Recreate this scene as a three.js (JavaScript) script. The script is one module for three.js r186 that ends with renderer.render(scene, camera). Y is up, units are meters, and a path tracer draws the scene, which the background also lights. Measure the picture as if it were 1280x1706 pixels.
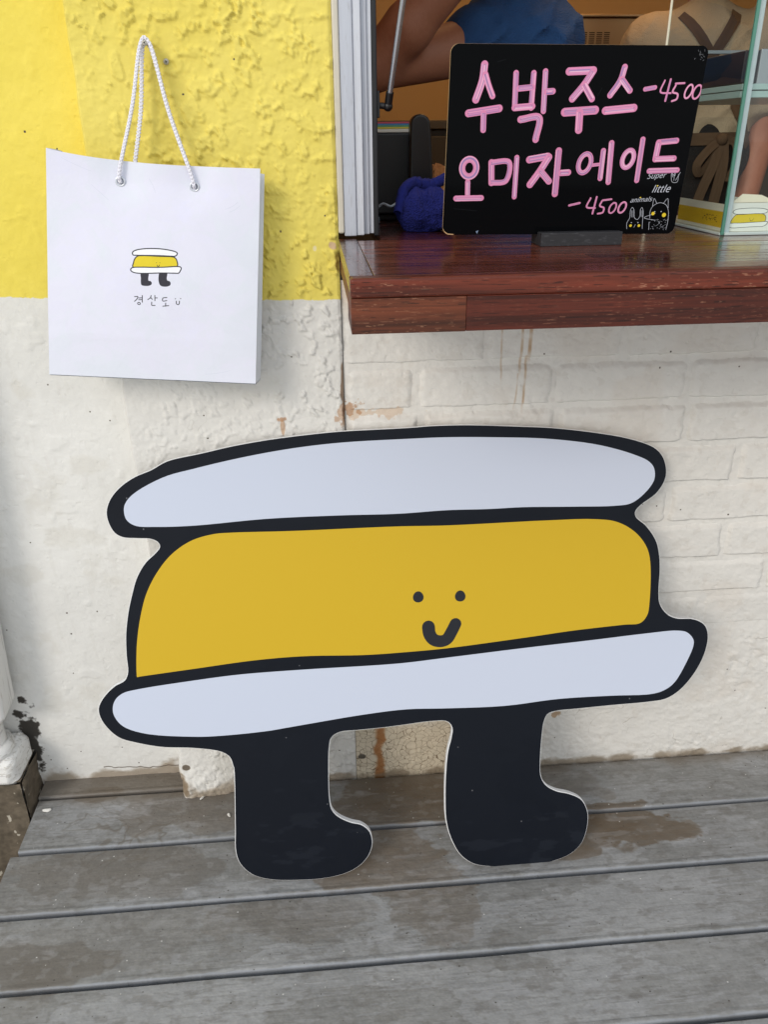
import * as THREE from 'three';
import { mergeGeometries } from 'three/addons/utils/BufferGeometryUtils.js';
import { RoundedBoxGeometry } from 'three/addons/geometries/RoundedBoxGeometry.js';
import { RectAreaLightUniformsLib } from 'three/addons/lights/RectAreaLightUniformsLib.js';

// ---------------------------------------------------------------- camera, sky, sun, exposure
const scene = new THREE.Scene();
const camera = new THREE.PerspectiveCamera(65.54, 769 / 1024, 0.05, 500);
camera.position.set(0, 1.2329, 1.3);
camera.rotation.order = 'YXZ';
camera.rotation.set(-0.4384, -0.0793, -0.012);
scene.add(camera);
const renderer = new THREE.WebGLRenderer({ antialias: true });
renderer.toneMapping = THREE.LinearToneMapping;
renderer.toneMappingExposure = 1.06;
renderer.shadowMap.enabled = true;
renderer.shadowMap.type = THREE.PCFSoftShadowMap;
RectAreaLightUniformsLib.init();
const SUN_DIR = new THREE.Vector3(-0.56, 0.58, 0.76).normalize();
{
  // bright hazy sky: pale at the horizon, a little bluer overhead, soft uneven cloud, glow around the veiled sun
  const w = 512, h = 256, d = new Float32Array(w * h * 4);
  for (let j = 0; j < h; j++) for (let i = 0; i < w; i++) {
    const el = ((j + 0.5) / h - 0.5) * Math.PI, az = ((i + 0.5) / w - 0.5) * 2 * Math.PI;
    const v = new THREE.Vector3(Math.cos(el) * Math.cos(az), Math.sin(el), Math.cos(el) * Math.sin(az));
    const up = Math.max(0, v.y), g = Math.pow(Math.max(0, v.dot(SUN_DIR)), 6);
    const c = 0.06 * Math.sin(v.x * 5 + 2 * Math.sin(v.z * 4)) + 0.04 * Math.sin(v.z * 9 + v.x * 7 + v.y * 6);
    const k = (0.93 + c) * (1 - 0.12 * up), o = (j * w + i) * 4;
    d[o] = k * (1.14 - 0.36 * up) + 0.5 * g; d[o + 1] = k * (1.15 - 0.26 * up) + 0.48 * g; d[o + 2] = k * (1.14 - 0.08 * up) + 0.43 * g; d[o + 3] = 1;
  }
  const t = new THREE.DataTexture(d, w, h, THREE.RGBAFormat, THREE.FloatType);
  t.mapping = THREE.EquirectangularReflectionMapping; t.magFilter = THREE.LinearFilter; t.minFilter = THREE.LinearFilter; t.needsUpdate = true;
  scene.background = t; scene.environment = t;
}
const sun = new THREE.DirectionalLight(0xfff5e8, 1.15);
sun.position.copy(SUN_DIR).multiplyScalar(8); sun.target.position.set(0, 0.7, 0);
sun.castShadow = true; sun.shadow.radius = 36; sun.shadow.mapSize.set(2048, 2048);
Object.assign(sun.shadow.camera, { left: -3, right: 3, top: 3, bottom: -3, near: 0.5, far: 20 });
scene.add(sun, sun.target);

// ---------------------------------------------------------------- noise and helpers
let seed = 7;
const rnd = () => { seed = (seed * 1664525 + 1013904223) >>> 0; return seed / 4294967296; };
const ra = (a, b) => a + (b - a) * rnd();
const hash = (x, y, s) => { let h = (x * 374761393 + y * 668265263 + s * 2147483647) | 0; h = Math.imul(h ^ (h >>> 13), 1274126177); return ((h ^ (h >>> 16)) >>> 0) / 4294967296; };
function noise(x, y, s = 0) {                       // value noise, -1..1
  const xi = Math.floor(x), yi = Math.floor(y), fx = x - xi, fy = y - yi;
  const u = fx * fx * fx * (fx * (fx * 6 - 15) + 10), v = fy * fy * fy * (fy * (fy * 6 - 15) + 10);
  const a = hash(xi, yi, s), b = hash(xi + 1, yi, s), c = hash(xi, yi + 1, s), e = hash(xi + 1, yi + 1, s);
  return 2 * (a + (b - a) * u + (c - a) * v + (a - b - c + e) * u * v) - 1;
}
function fbm(x, y, o = 4, s = 0) { let r = 0, a = 0.55; for (let i = 0; i < o; i++) { r += a * noise(x, y, s + i * 17); x = x * 2.03 + 11.3; y = y * 2.03 + 5.7; a *= 0.5; } return r; }
function cell(x, y, s) {                            // distance to the border between random cells (cracks)
  const xi = Math.floor(x), yi = Math.floor(y); let d1 = 9, d2 = 9;
  for (let j = -1; j <= 1; j++) for (let i = -1; i <= 1; i++) {
    const px = xi + i + hash(xi + i, yi + j, s), py = yi + j + hash(xi + i, yi + j, s + 9), d = Math.hypot(px - x, py - y);
    if (d < d1) { d2 = d1; d1 = d; } else if (d < d2) d2 = d;
  }
  return d2 - d1;
}
const ss = (a, b, x) => { const t = Math.min(1, Math.max(0, (x - a) / (b - a))); return t * t * (3 - 2 * t); };
const mix = (a, b, t) => a + (b - a) * t;
const mix3 = (a, b, t) => [mix(a[0], b[0], t), mix(a[1], b[1], t), mix(a[2], b[2], t)];
function tex(w, h, fn, srgb = true) {               // fn(u, v) -> [r, g, b] in 0..255, v up
  const d = new Uint8Array(w * h * 4);
  for (let j = 0, o = 0; j < h; j++) for (let i = 0; i < w; i++, o += 4) {
    const c = fn((i + 0.5) / w, (j + 0.5) / h);
    d[o] = Math.min(255, Math.max(0, c[0])); d[o + 1] = Math.min(255, Math.max(0, c[1])); d[o + 2] = Math.min(255, Math.max(0, c[2])); d[o + 3] = 255;
  }
  const t = new THREE.DataTexture(d, w, h, THREE.RGBAFormat);
  t.magFilter = THREE.LinearFilter; t.minFilter = THREE.LinearMipmapLinearFilter; t.generateMipmaps = true;
  t.wrapS = t.wrapT = THREE.MirroredRepeatWrapping;
  if (srgb) t.colorSpace = THREE.SRGBColorSpace;
  t.needsUpdate = true; return t;
}
const gray = (v) => [v, v, v];
const canvasTex = (c) => { const t = new THREE.CanvasTexture(c); t.colorSpace = THREE.SRGBColorSpace; t.anisotropy = 8; return t; };
const mat = (color, roughness = 0.8, extra = {}) => new THREE.MeshStandardMaterial({ color, roughness, ...extra });
const names = {};
function numbered(n) { const k = names[n] = (names[n] ?? -1) + 1; return k ? n + '_' + String(k).padStart(3, '0') : n; }
function tag(o, label, category, group, kind) { o.userData = { label, category }; if (group) o.userData.group = group; if (kind) o.userData.kind = kind; return o; }
function thing(name, label, category, pos = [0, 0, 0], group) { const o = new THREE.Group(); o.name = numbered(name); o.position.set(...pos); scene.add(o); return tag(o, label, category, group); }
function part(name, geo, m, parent, pos) {
  const o = new THREE.Mesh(Array.isArray(geo) ? (geo.length > 1 ? mergeGeometries(geo.map((g) => (g.index ? g.toNonIndexed() : g))) : geo[0]) : geo, m);
  o.name = name; o.castShadow = o.receiveShadow = true; if (pos) o.position.set(...pos); parent.add(o); return o;
}
function struct(name, geo, m) { const o = part(name, geo, m, scene); o.name = numbered(name); o.userData = { kind: 'structure' }; return o; }
const box = (x0, x1, y0, y1, z0, z1) => new THREE.BoxGeometry(x1 - x0, y1 - y0, z1 - z0).translate((x0 + x1) / 2, (y0 + y1) / 2, (z0 + z1) / 2);
const rbox = (x0, x1, y0, y1, z0, z1, r = 0.002, s = 2) => new RoundedBoxGeometry(x1 - x0, y1 - y0, z1 - z0, s, r).translate((x0 + x1) / 2, (y0 + y1) / 2, (z0 + z1) / 2);
const V = (x, y, z = 0) => new THREE.Vector3(x, y, z);
const tube = (pts, r, seg = 24, rad = 8) => new THREE.TubeGeometry(new THREE.CatmullRomCurve3(pts.map((p) => (p.isVector3 ? p : V(...p)))), seg, r, rad, false);
function grid(xs, ys, f) {                          // surface over a grid: f(x, y) -> [x, y, z, u, v]
  const p = new Float32Array(xs.length * ys.length * 3), uv = new Float32Array(xs.length * ys.length * 2), id = [];
  let k = 0, q = 0;
  for (const y of ys) for (const x of xs) { const r = f(x, y); p[k++] = r[0]; p[k++] = r[1]; p[k++] = r[2]; uv[q++] = r[3]; uv[q++] = r[4]; }
  const n = xs.length;
  for (let j = 0; j < ys.length - 1; j++) for (let i = 0; i < n - 1; i++) { const a = j * n + i; id.push(a, a + 1, a + n, a + 1, a + n + 1, a + n); }
  const g = new THREE.BufferGeometry();
  g.setAttribute('position', new THREE.BufferAttribute(p, 3)); g.setAttribute('uv', new THREE.BufferAttribute(uv, 2)); g.setIndex(id); g.computeVertexNormals();
  return g;
}
const span = (a, b, step) => { const n = Math.max(1, Math.round((b - a) / step)), r = []; for (let i = 0; i <= n; i++) r.push(a + (b - a) * i / n); return r; };
const joinSpans = (...s) => s.reduce((a, b) => a.concat(a.length ? b.slice(1) : b), []);
function setUV(g, f) { const p = g.attributes.position, n = g.attributes.normal, u = new Float32Array(p.count * 2); for (let i = 0; i < p.count; i++) { const r = f(p.getX(i), p.getY(i), p.getZ(i), n.getX(i), n.getY(i), n.getZ(i)); u[2 * i] = r[0]; u[2 * i + 1] = r[1]; } g.setAttribute('uv', new THREE.BufferAttribute(u, 2)); return g; }

// ---------------------------------------------------------------- ground and timber deck
{
  const t = tex(512, 512, (u, v) => { const n = 6 * fbm(u * 8, v * 8, 4, 3) + 14 * (hash((u * 512) | 0, (v * 512) | 0, 5) - 0.5); return [202 + n, 199 + n, 193 + n]; });
  t.repeat.set(100, 100);
  const g = new THREE.PlaneGeometry(400, 400).rotateX(-Math.PI / 2).translate(0, -0.32, 0);
  struct('ground', g, new THREE.MeshStandardMaterial({ map: t, roughness: 0.95 }));
}
// outlined stains on the boards, darker brown patches between the cutout legs: [x, z, rx, rz, strength, warm]
const DECK_PATCHES = [[0.56, 0.185, 0.125, 0.062, 1.0, 1], [0.45, 0.235, 0.05, 0.03, 0.8, 1], [0.03, 0.2, 0.14, 0.07, 0.75, 1], [0.18, 0.075, 0.25, 0.075, 0.85, 1], [0.12, 0.27, 0.1, 0.05, 0.55, 1], [-0.3, 0.055, 0.13, 0.07, 0.55, 0.7], [-0.43, 0.2, 0.2, 0.06, 0.45, 0.4], [-0.5, 0.385, 0.12, 0.045, 0.75, 0.25], [-0.1, 0.33, 0.12, 0.05, 0.3, 0.6], [0.16, 0.33, 0.1, 0.06, 0.4, 0.8], [-0.5, 0.0, 0.06, 0.02, 0.8, 0.6], [0.4, 0.06, 0.16, 0.06, 0.35, 0.8]];
const DX0 = -0.72, DX1 = 1.68, DZ0 = -0.16, DZ1 = 0.84;
function deckAt(x, z) {
  const row = Math.floor((z - 0.0005) / 0.1415), edge = (z - 0.0005) / 0.1415 - row;
  const tone = 7 * (hash(row, 3, 1) - 0.5), far = fbm(x * 4, z * 5, 4, 31), streak = fbm(x * 7, z * 190, 3, 41 + row), fine = fbm(x * 60, z * 700, 2, 51), speck = fbm(x * 260, z * 260, 2, 61);
  let c = [142, 142, 141];
  const b = tone + 12 * far + 5 * streak + 5 * fine + 8 * speck + 7 * fbm(x * 45, z * 60, 4, 63);
  c = [c[0] + b, c[1] + b, c[2] + b];
  // grime film over the grey paint, its edges drawn by old water marks; brown wood where the paint is rubbed through
  const wear = fbm(x * 3.2 + 0.35 * fbm(x * 9, z * 12, 4, 73), z * 6.5 + 3 * hash(row, 1, 2), 6, 71) + 0.12 * streak;
  const film = ss(-0.16, -0.10, wear), film2 = ss(0.16, 0.24, wear);
  c = mix3(c, [121 + b, 120 + b, 116 + b], 0.5 * film); c = mix3(c, [112 + b, 108 + b, 102 + b], 0.32 * film2);
  c = mix3(c, [104, 100, 95], 0.35 * film * ss(0.05, 0.0, wear + 0.13) * ss(-0.18, -0.13, wear));
  let s = 0, w = 0;
  for (const [sx, sz, rx, rz, k, warm] of DECK_PATCHES) {
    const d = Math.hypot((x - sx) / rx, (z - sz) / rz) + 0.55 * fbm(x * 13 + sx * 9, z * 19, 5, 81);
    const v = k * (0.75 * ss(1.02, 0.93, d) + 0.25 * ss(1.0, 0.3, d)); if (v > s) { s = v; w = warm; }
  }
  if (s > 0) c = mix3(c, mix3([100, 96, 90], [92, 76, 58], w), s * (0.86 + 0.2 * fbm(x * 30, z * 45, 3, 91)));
  // dried smears near the left end of the second and third board
  const sm = ss(0.2, 0.05, Math.abs(x + 0.42)) * ss(0.13, 0.05, Math.abs(z - 0.1));
  if (sm > 0) { const r = Math.abs(fbm(x * 22 + 2.4 * fbm(x * 9, z * 9, 2, 5), z * 26, 3, 95)); c = mix3(c, [97, 89, 78], 0.5 * sm * ss(0.12, 0.02, r)); c = mix3(c, [168, 168, 170], 0.4 * sm * ss(0.25, 0.45, fbm(x * 14, z * 20, 4, 97))); }
  // pale scuffs and crumbs
  const sc = fbm(x * 18, z * 60, 4, 101); c = mix3(c, [166, 166, 168], 0.3 * ss(0.3, 0.5, sc)); const gr = fbm(x * 40, z * 260, 4, 103); c = mix3(c, [92, 89, 84], 0.22 * ss(0.2, 0.5, gr)); const gm = fbm(x * 44, z * 75, 6, 105); c = mix3(c, [100, 96, 90], 0.3 * ss(0.16, 0.5, gm)); c = mix3(c, [158, 158, 158], 0.25 * ss(0.2, 0.5, fbm(x * 48, z * 70, 4, 107)));
  if (hash(Math.floor(x * 520), Math.floor(z * 520), 111) > 0.9994) c = [205, 203, 198];
  if (hash(Math.floor(x * 640), Math.floor(z * 640), 112) > 0.9992) c = [60, 54, 48];
  // rubbed pale paint on the front lip, grime held along the joint behind it
  c = mix3(c, [146, 151, 159], 0.65 * ss(0.952, 0.966, edge + 0.012 * fbm(x * 40, z * 10, 3, 121)));
  c = mix3(c, [96, 88, 78], 0.5 * ss(0.03, 0.0, edge + 0.02 * fbm(x * 30, row, 3, 131)));
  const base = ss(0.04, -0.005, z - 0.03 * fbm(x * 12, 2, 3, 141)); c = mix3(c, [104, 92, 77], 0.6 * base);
  return c;
}
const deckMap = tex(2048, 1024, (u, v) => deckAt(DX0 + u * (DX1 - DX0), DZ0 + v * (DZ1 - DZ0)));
const deckBump = tex(2048, 1024, (u, v) => { const x = DX0 + u * (DX1 - DX0), z = DZ0 + v * (DZ1 - DZ0); return gray(128 + 30 * fbm(x * 9, z * 240, 3, 151) + 60 * fbm(x * 70, z * 90, 4, 161) + 30 * fbm(x * 240, z * 300, 2, 171)); }, false);
const deckRough = tex(1024, 512, (u, v) => { const x = DX0 + u * (DX1 - DX0), z = DZ0 + v * (DZ1 - DZ0); return gray(150 + 45 * fbm(x * 6, z * 12, 4, 181) + 25 * fbm(x * 40, z * 160, 2, 183)); }, false);
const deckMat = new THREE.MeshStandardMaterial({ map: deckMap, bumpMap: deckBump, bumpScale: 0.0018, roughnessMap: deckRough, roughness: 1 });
{
  const deck = thing('timber_deck', 'grey painted timber deck of long boards in front of the shop wall', 'deck');
  deck.userData.kind = 'structure'; delete deck.userData.category;
  const prof = (zb, zf) => {                       // section of a board: (z, y) with a rounded lip at the front
    const p = [[zb + 0.0052, -0.03], [zb + 0.0052, -0.0022], [zb + 0.0072, -0.0003]];
    for (let i = 1; i < 8; i++) p.push([mix(zb + 0.006, zf - 0.0155, i / 8), -0.0009 * Math.sin(Math.PI * i / 8)]);
    p.push([zf - 0.0155, -0.0002], [zf - 0.0142, -0.0013], [zf - 0.0126, -0.0002]);
    for (let i = 0; i <= 6; i++) { const a = i / 6 * Math.PI / 2; p.push([zf - 0.0085 + 0.0048 * Math.sin(a), -0.0046 + 0.0048 * Math.cos(a)]); }
    p.push([zf - 0.0042, -0.03]); return p;
  };
  for (let i = -1; i < 7; i++) {
    const zf = 0.0005 + 0.1415 * (i + 1), zb = i < 0 ? -0.075 : zf - 0.1415, pr = prof(zb, zf), xl = -0.622 - Math.max(0, i) * 0.006 - (i % 2 ? 0.004 : 0);
    const g = grid(span(xl, 2.3, 0.05), pr.map((_, k) => k), (x, k) => { const w = 0.0007 * noise(x * 5, i, 9); return [x, pr[k][1] + 0.0006 * noise(x * 9, i + k * 0.2, 3), pr[k][0] + (k < 3 || k > 11 ? w : 0), (x - DX0) / (DX1 - DX0), (pr[k][0] - DZ0) / (DZ1 - DZ0)]; });
    const idx = Array.from(g.index.array); for (let q = 0; q < idx.length; q += 3) [idx[q], idx[q + 1]] = [idx[q + 1], idx[q]];
    // grid winds towards +z for (x, y): here rows run from back to front, so turn the faces up
    const flipped = g.clone(); flipped.setIndex(idx); flipped.computeVertexNormals();
    const up = flipped.attributes.normal; let sy = 0; for (let q = 0; q < up.count; q++) sy += up.getY(q);
    const end = new THREE.Shape(pr.map(([z, y]) => new THREE.Vector2(z, y)));
    const cap = new THREE.ShapeGeometry(end).rotateY(-Math.PI / 2).translate(xl, 0, 0);
    setUV(cap, (x, y, z) => [(x - DX0) / (DX1 - DX0), (z - DZ0) / (DZ1 - DZ0)]);
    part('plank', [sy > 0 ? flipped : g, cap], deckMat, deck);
  }
  part('joist', [-0.5, 0.1, 0.7, 1.3, 1.9].map((x) => box(x, x + 0.05, -0.3, -0.031, -0.06, 0.98)), mat(0x3a332b, 0.9), deck);
}

// ---------------------------------------------------------------- rendered wall on the left (yellow above, white below)
const stepX = (y) => -0.332 + 0.0025 * noise(y * 6, 1, 4) + 0.0012 * noise(y * 25, 2, 4) + 0.011 * fbm(y * 55, 3, 4, 6) * ss(0.13, 0.05, y);
function stuccoRelief(x, y) {
  const left = x < -0.335;
  let h = 0.0011 * fbm(x * 9, y * 9, 3, 201);
  if (left) {
    h += 0.0005 * fbm(x * 45, y * 45, 3, 203) + 0.0004 * fbm(x * 110, y * 80, 2, 204);
    h += 0.0013 * ss(0.42, 0.6, fbm(x * 30, y * 30, 2, 205));
    return h;
  }
  const rough = ss(-0.33, -0.26, x + 0.03 * noise(y * 8, 5, 1)) * mix(1, 0.72, ss(1.01, 0.99, y)) * (0.45 + 0.55 * ss(-0.25, 0.3, fbm(x * 7, y * 7, 3, 211)));
  const wx = x + 0.006 * fbm(x * 40, y * 40, 2, 212), wy = y + 0.006 * fbm(x * 40, y * 40, 2, 213);
  const n = fbm(wx * 72, wy * 72, 4, 221), n2 = fbm(wx * 140, wy * 140, 2, 222), rid = 1 - Math.abs(fbm(wx * 40, wy * 40, 3, 223)) * 4.2;
  h += rough * (0.0044 * ss(0.14, 0.31, n) + 0.0024 * ss(0.16, 0.34, n2) * ss(-0.35, 0.15, n) + 0.0018 * Math.max(0, rid) * ss(0.0, 0.3, fbm(x * 13, y * 13, 2, 224)) + 0.0009 * fbm(wx * 36, wy * 36, 2, 227));
  h += 0.0007 * fbm(x * 150, y * 150, 2, 225);
  if (y < 0.16) h += 0.024 * ss(-0.345, -0.315, x) * ss(-0.15, -0.26, x) * ss(0.16, 0.0, y) + 0.012 * ss(0.12, 0.0, y) * fbm(x * 45, y * 45, 4, 226) * ss(-0.2, -0.3, x);
  return h;
}
const paintLine = (x) => 1.0055 - 0.015 * (x + 0.3) + 0.0022 * fbm(x * 40, 1, 4, 231) + 0.0012 * fbm(x * 260, 3, 2, 233);
const blob = (x, y, cx, cy, rx, ry, k = 0.5, f = 40) => ss(1.05, 0.75, Math.hypot((x - cx) / rx, (y - cy) / ry) + k * fbm(x * f, y * f, 4, 241));
function stuccoColor(x, y) {
  const m = 5 * fbm(x * 7, y * 7, 4, 251) + 3 * fbm(x * 60, y * 60, 2, 252);
  const left = x < stepX(y), yel = left ? [235, 215, 92] : [229, 211, 102], wh = left ? [224, 223, 219] : [218, 216, 211];
  const t = ss(-0.0008, 0.0008, y - paintLine(x));
  let c = mix3(wh, yel, t); c = [c[0] + m, c[1] + m, c[2] + m * (t > 0.5 ? 1.4 : 1)];
  if (t > 0.5) c = mix3(c, left ? [238, 216, 82] : [224, 204, 90], 0.5 * ss(0, 0.4, fbm(x * 5, y * 4, 4, 255)));
  // grime caught in hollows of the white paint, hairline cracks
  if (t < 0.5 && !left) { const k = cell(x * 26 + 0.8 * fbm(x * 30, y * 30, 2, 4), y * 26, 5); c = mix3(c, [150, 143, 132], 0.35 * ss(0.03, 0.0, k) * ss(0.0, 0.3, fbm(x * 10, y * 10, 2, 259))); }
  if (t < 0.5) { const d = fbm(x * 14, y * 14, 5, 261); c = mix3(c, [206, 202, 192], 0.35 * ss(0.2, 0.55, d)); const wd = fbm(x * 70, y * 22, 3, 263); c = mix3(c, [200, 196, 188], 0.12 * ss(0.3, 0.5, wd)); }
  const hs = hash(Math.floor(x * 420), Math.floor(y * 420), 271); if (hs > 0.99965) c = [78, 70, 58];
  // cracks above the deck at the foot of the wall, dirt splashed along it
  if (y < 0.3) {
    const foot = left ? 0.0 : 0.0;
    const dirt = ss(0.026, 0.0, y - foot + 0.03 * fbm(x * 22, y * 30, 5, 281)); c = mix3(c, [136, 120, 100], 0.7 * dirt);
    const ck = Math.abs(y - 0.02 - 0.012 * fbm(x * 18, 3, 4, 283)); if (left && x > -0.5) c = mix3(c, [66, 55, 44], 0.8 * ss(0.0016, 0.0004, ck));
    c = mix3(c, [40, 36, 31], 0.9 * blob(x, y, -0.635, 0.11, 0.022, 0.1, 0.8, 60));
    c = mix3(c, [90, 78, 62], 0.8 * blob(x, y, -0.31, 0.068, 0.009, 0.008));
    c = mix3(c, [120, 100, 76], 0.8 * blob(x, y, -0.325, 0.02, 0.016, 0.03));
  }
  // rust below a flaked spot, chipped paint beside the window frame
  c = mix3(c, [158, 96, 52], 0.5 * blob(x, y, -0.069, 0.806, 0.011, 0.004, 1.0, 110)); c = mix3(c, [176, 126, 84], 0.5 * blob(x, y, -0.068, 0.79, 0.0035, 0.014));
  c = mix3(c, [150, 92, 48], 0.4 * blob(x, y, 0.036, 0.805, 0.012, 0.02, 1.1, 90)); c = mix3(c, [104, 72, 45], 0.6 * blob(x, y, 0.037, 0.845, 0.004, 0.06, 0.7));
  c = mix3(c, [206, 176, 146], 0.9 * blob(x, y, 0.028, 1.083, 0.007, 0.006)); c = mix3(c, [226, 214, 170], 0.9 * blob(x, y, 0.0, 1.08, 0.004, 0.006));
  return c;
}
const SX0 = -0.76, SX1 = 0.04, SY1 = 1.5;
const stuccoMap = tex(1100, 2048, (u, v) => stuccoColor(SX0 + u * (SX1 - SX0), v * SY1));
const stuccoBump = tex(820, 1536, (u, v) => { const x = SX0 + u * (SX1 - SX0), y = v * SY1, p = ss(0.5, 0.62, fbm(x * 90, y * 90, 2, 291)); return gray(110 + 60 * fbm(x * 170, y * 170, 3, 292) + 40 * fbm(x * 60, y * 60, 2, 293) - 80 * p); }, false);
const stuccoMat = new THREE.MeshStandardMaterial({ map: stuccoMap, bumpMap: stuccoBump, bumpScale: 0.0014, roughness: 0.8 });
{
  const xs = joinSpans(span(-1.5, -0.7, 0.1), span(-0.7, -0.345, 0.0035), span(-0.345, -0.318, 0.0015), span(-0.318, 0.0375, 0.0019));
  const ys = joinSpans(span(-0.32, -0.002, 0.08), span(-0.002, 1.46, 0.0021), span(1.46, 2.75, 0.12));
  const w = thing('rendered_wall', 'rough rendered wall painted yellow above and white below with a stepped edge', 'wall');
  const front = grid(xs, ys, (x, y) => {
    const sx = stepX(y), t = ss(sx - 0.007, sx + 0.008, x), e = ss(0.0375, 0.033, x);
    let z = mix(-0.052, 0, t) + stuccoRelief(x, y) * (0.4 + 0.6 * e) - 0.0035 * (1 - e) * ss(0.1, 0.25, y);
    return [x, y, z, (x - SX0) / (SX1 - SX0), y / SY1];
  });
  const paint = part('painted_render', front, stuccoMat, w);
  part('masonry', [box(-1.5, 0.0374, -0.32, 2.75, -0.22, -0.07), box(0.0372, 0.0376, -0.3, 2.7, -0.069, -0.007)], mat(0xb9b3a6, 0.95), w);
}

// ---------------------------------------------------------------- painted brick wall under the counter
const BX0 = 0.04, BX1 = 1.24, BY1 = 1.1;
const inBrick = (y) => ss(0.29, 0.36, y);
function brickRelief(x, y) {
  const wx = x + 0.005 * fbm(x * 40, y * 40, 2, 305), wy = y + 0.005 * fbm(x * 40, y * 40, 2, 306);
  return 0.0006 * fbm(x * 190, y * 190, 2, 308) + 0.0012 * fbm(x * 14, y * 20, 3, 301) + 0.0009 * fbm(x * 80, y * 80, 3, 302) + (0.0013 * ss(0.2, 0.4, fbm(wx * 70, wy * 70, 3, 303)) - 0.0015 * ss(0.3, 0.42, fbm(wx * 46, wy * 46, 3, 304))) * ss(0.05, 0.4, fbm(x * 8, y * 8, 3, 307));
}
// the crack under each course, broken along its length
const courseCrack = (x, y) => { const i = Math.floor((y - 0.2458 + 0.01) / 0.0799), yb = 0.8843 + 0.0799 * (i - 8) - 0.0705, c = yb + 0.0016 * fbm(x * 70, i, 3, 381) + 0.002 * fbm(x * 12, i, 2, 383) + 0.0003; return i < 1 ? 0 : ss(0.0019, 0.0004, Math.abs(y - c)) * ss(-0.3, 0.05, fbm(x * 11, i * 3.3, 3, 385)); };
const DRIPS = [[0.307, 1.03, 0.84, 0.0016, 0.5], [0.335, 1.03, 0.86, 0.0022, 0.75], [0.358, 1.03, 0.88, 0.003, 0.95], [0.352, 0.9, 0.79, 0.002, 0.8], [0.333, 0.87, 0.79, 0.0014, 0.5], [0.49, 1.03, 1.012, 0.003, 0.9], [0.1, 1.03, 0.99, 0.004, 0.25]];
function brickColor(x, y) {
  const m = 4 * fbm(x * 6, y * 6, 4, 311) + 3 * fbm(x * 70, y * 70, 2, 312);
  let c = [219 + m, 216 + m, 210 + m];
  c = mix3(c, [210, 202, 192], 0.4 * ss(0.1, 0.5, fbm(x * 9 + 4, y * 12, 5, 321)));
  // warm bounced light and shade under the timber counter painted in, soft-edged; the drips
  c = mix3(c, [206, 184, 163], 0.6 * ss(0.0, 0.06, y - 0.955 + 0.05 * fbm(x * 14, y * 5, 4, 325)));
  for (const [dx, y1, y0, w, k] of DRIPS) { const d = Math.abs(x - dx - 0.005 * noise(y * 14, dx * 50, 2) - (dx > 0.34 ? 0.06 * (y - 1.03) * 0.5 : 0)); if (y < y1 && y > y0) c = mix3(c, [165, 124, 82], 0.75 * k * ss(w * 1.5, w * 0.4, d) * ss(y0, y0 + 0.03, y) * (0.7 + 0.5 * noise(y * 90, dx * 9, 6))); }
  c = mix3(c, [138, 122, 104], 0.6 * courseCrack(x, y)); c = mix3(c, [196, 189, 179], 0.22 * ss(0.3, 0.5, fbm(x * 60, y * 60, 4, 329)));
  const hs = hash(Math.floor(x * 400), Math.floor(y * 400), 331); if (hs > 0.99985) c = [70, 62, 52];
  c = mix3(c, [150, 92, 48], 0.5 * blob(x, y, 0.052, 0.818, 0.016, 0.012, 1.3, 110)); c = mix3(c, [188, 140, 96], 0.3 * blob(x, y, 0.085, 0.808, 0.05, 0.008, 1.3, 90));
  // crazed and rust-streaked paint at the foot, between the legs of the cutout
  const cz = ss(0.29, 0.24, x + 0.03 * fbm(x * 9, y * 9, 3, 7)) * ss(0.17, 0.12, y + 0.03 * fbm(x * 12, y * 12, 3, 8));
  if (cz > 0) {
    c = mix3(c, [205, 190, 164], 0.8 * cz);
    c = mix3(c, [92, 74, 54], cz * ss(0.07, 0.01, cell(x * 80 + 0.7 * fbm(x * 60, y * 60, 2, 3), y * 80 + 0.7 * fbm(x * 60, y * 60, 2, 4), 6)) * 0.85);
    c = mix3(c, [150, 92, 44], 0.8 * ss(0.014, 0.004, Math.abs(x - 0.085 - 0.01 * fbm(y * 30, 2, 3, 9)) - 0.006 * fbm(x * 60, y * 60, 3, 11)));
    c = mix3(c, [70, 64, 56], 0.8 * blob(x, y, 0.05, 0.055, 0.007, 0.007));
  }
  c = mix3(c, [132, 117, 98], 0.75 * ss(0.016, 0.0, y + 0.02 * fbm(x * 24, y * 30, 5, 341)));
  c = mix3(c, [176, 148, 118], 0.9 * blob(x, y, 0.463, 0.135, 0.011, 0.007, 0.9, 90)); c = mix3(c, [150, 140, 126], 0.7 * blob(x, y, 0.415, 0.1, 0.006, 0.05, 1.3, 60));
  if (y < 0.3) c = mix3(c, [160, 153, 143], 0.6 * ss(0.02, 0.0, cell(x * 13 + 0.9 * fbm(x * 20, y * 20, 3, 4), y * 13, 15)) * ss(0.05, 0.35, fbm(x * 7, y * 7, 2, 349)));
  return c;
}
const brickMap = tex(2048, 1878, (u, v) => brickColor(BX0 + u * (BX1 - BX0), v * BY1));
const brickBump = tex(1536, 1408, (u, v) => { const x = BX0 + u * (BX1 - BX0), y = v * BY1; return gray(120 + 55 * fbm(x * 150, y * 150, 3, 351) + 40 * fbm(x * 50, y * 50, 2, 352) - 70 * ss(0.5, 0.62, fbm(x * 80, y * 80, 2, 353))); }, false);
const brickMat = new THREE.MeshStandardMaterial({ map: brickMap, bumpMap: brickBump, bumpScale: 0.0018, roughness: 0.6 });
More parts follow.
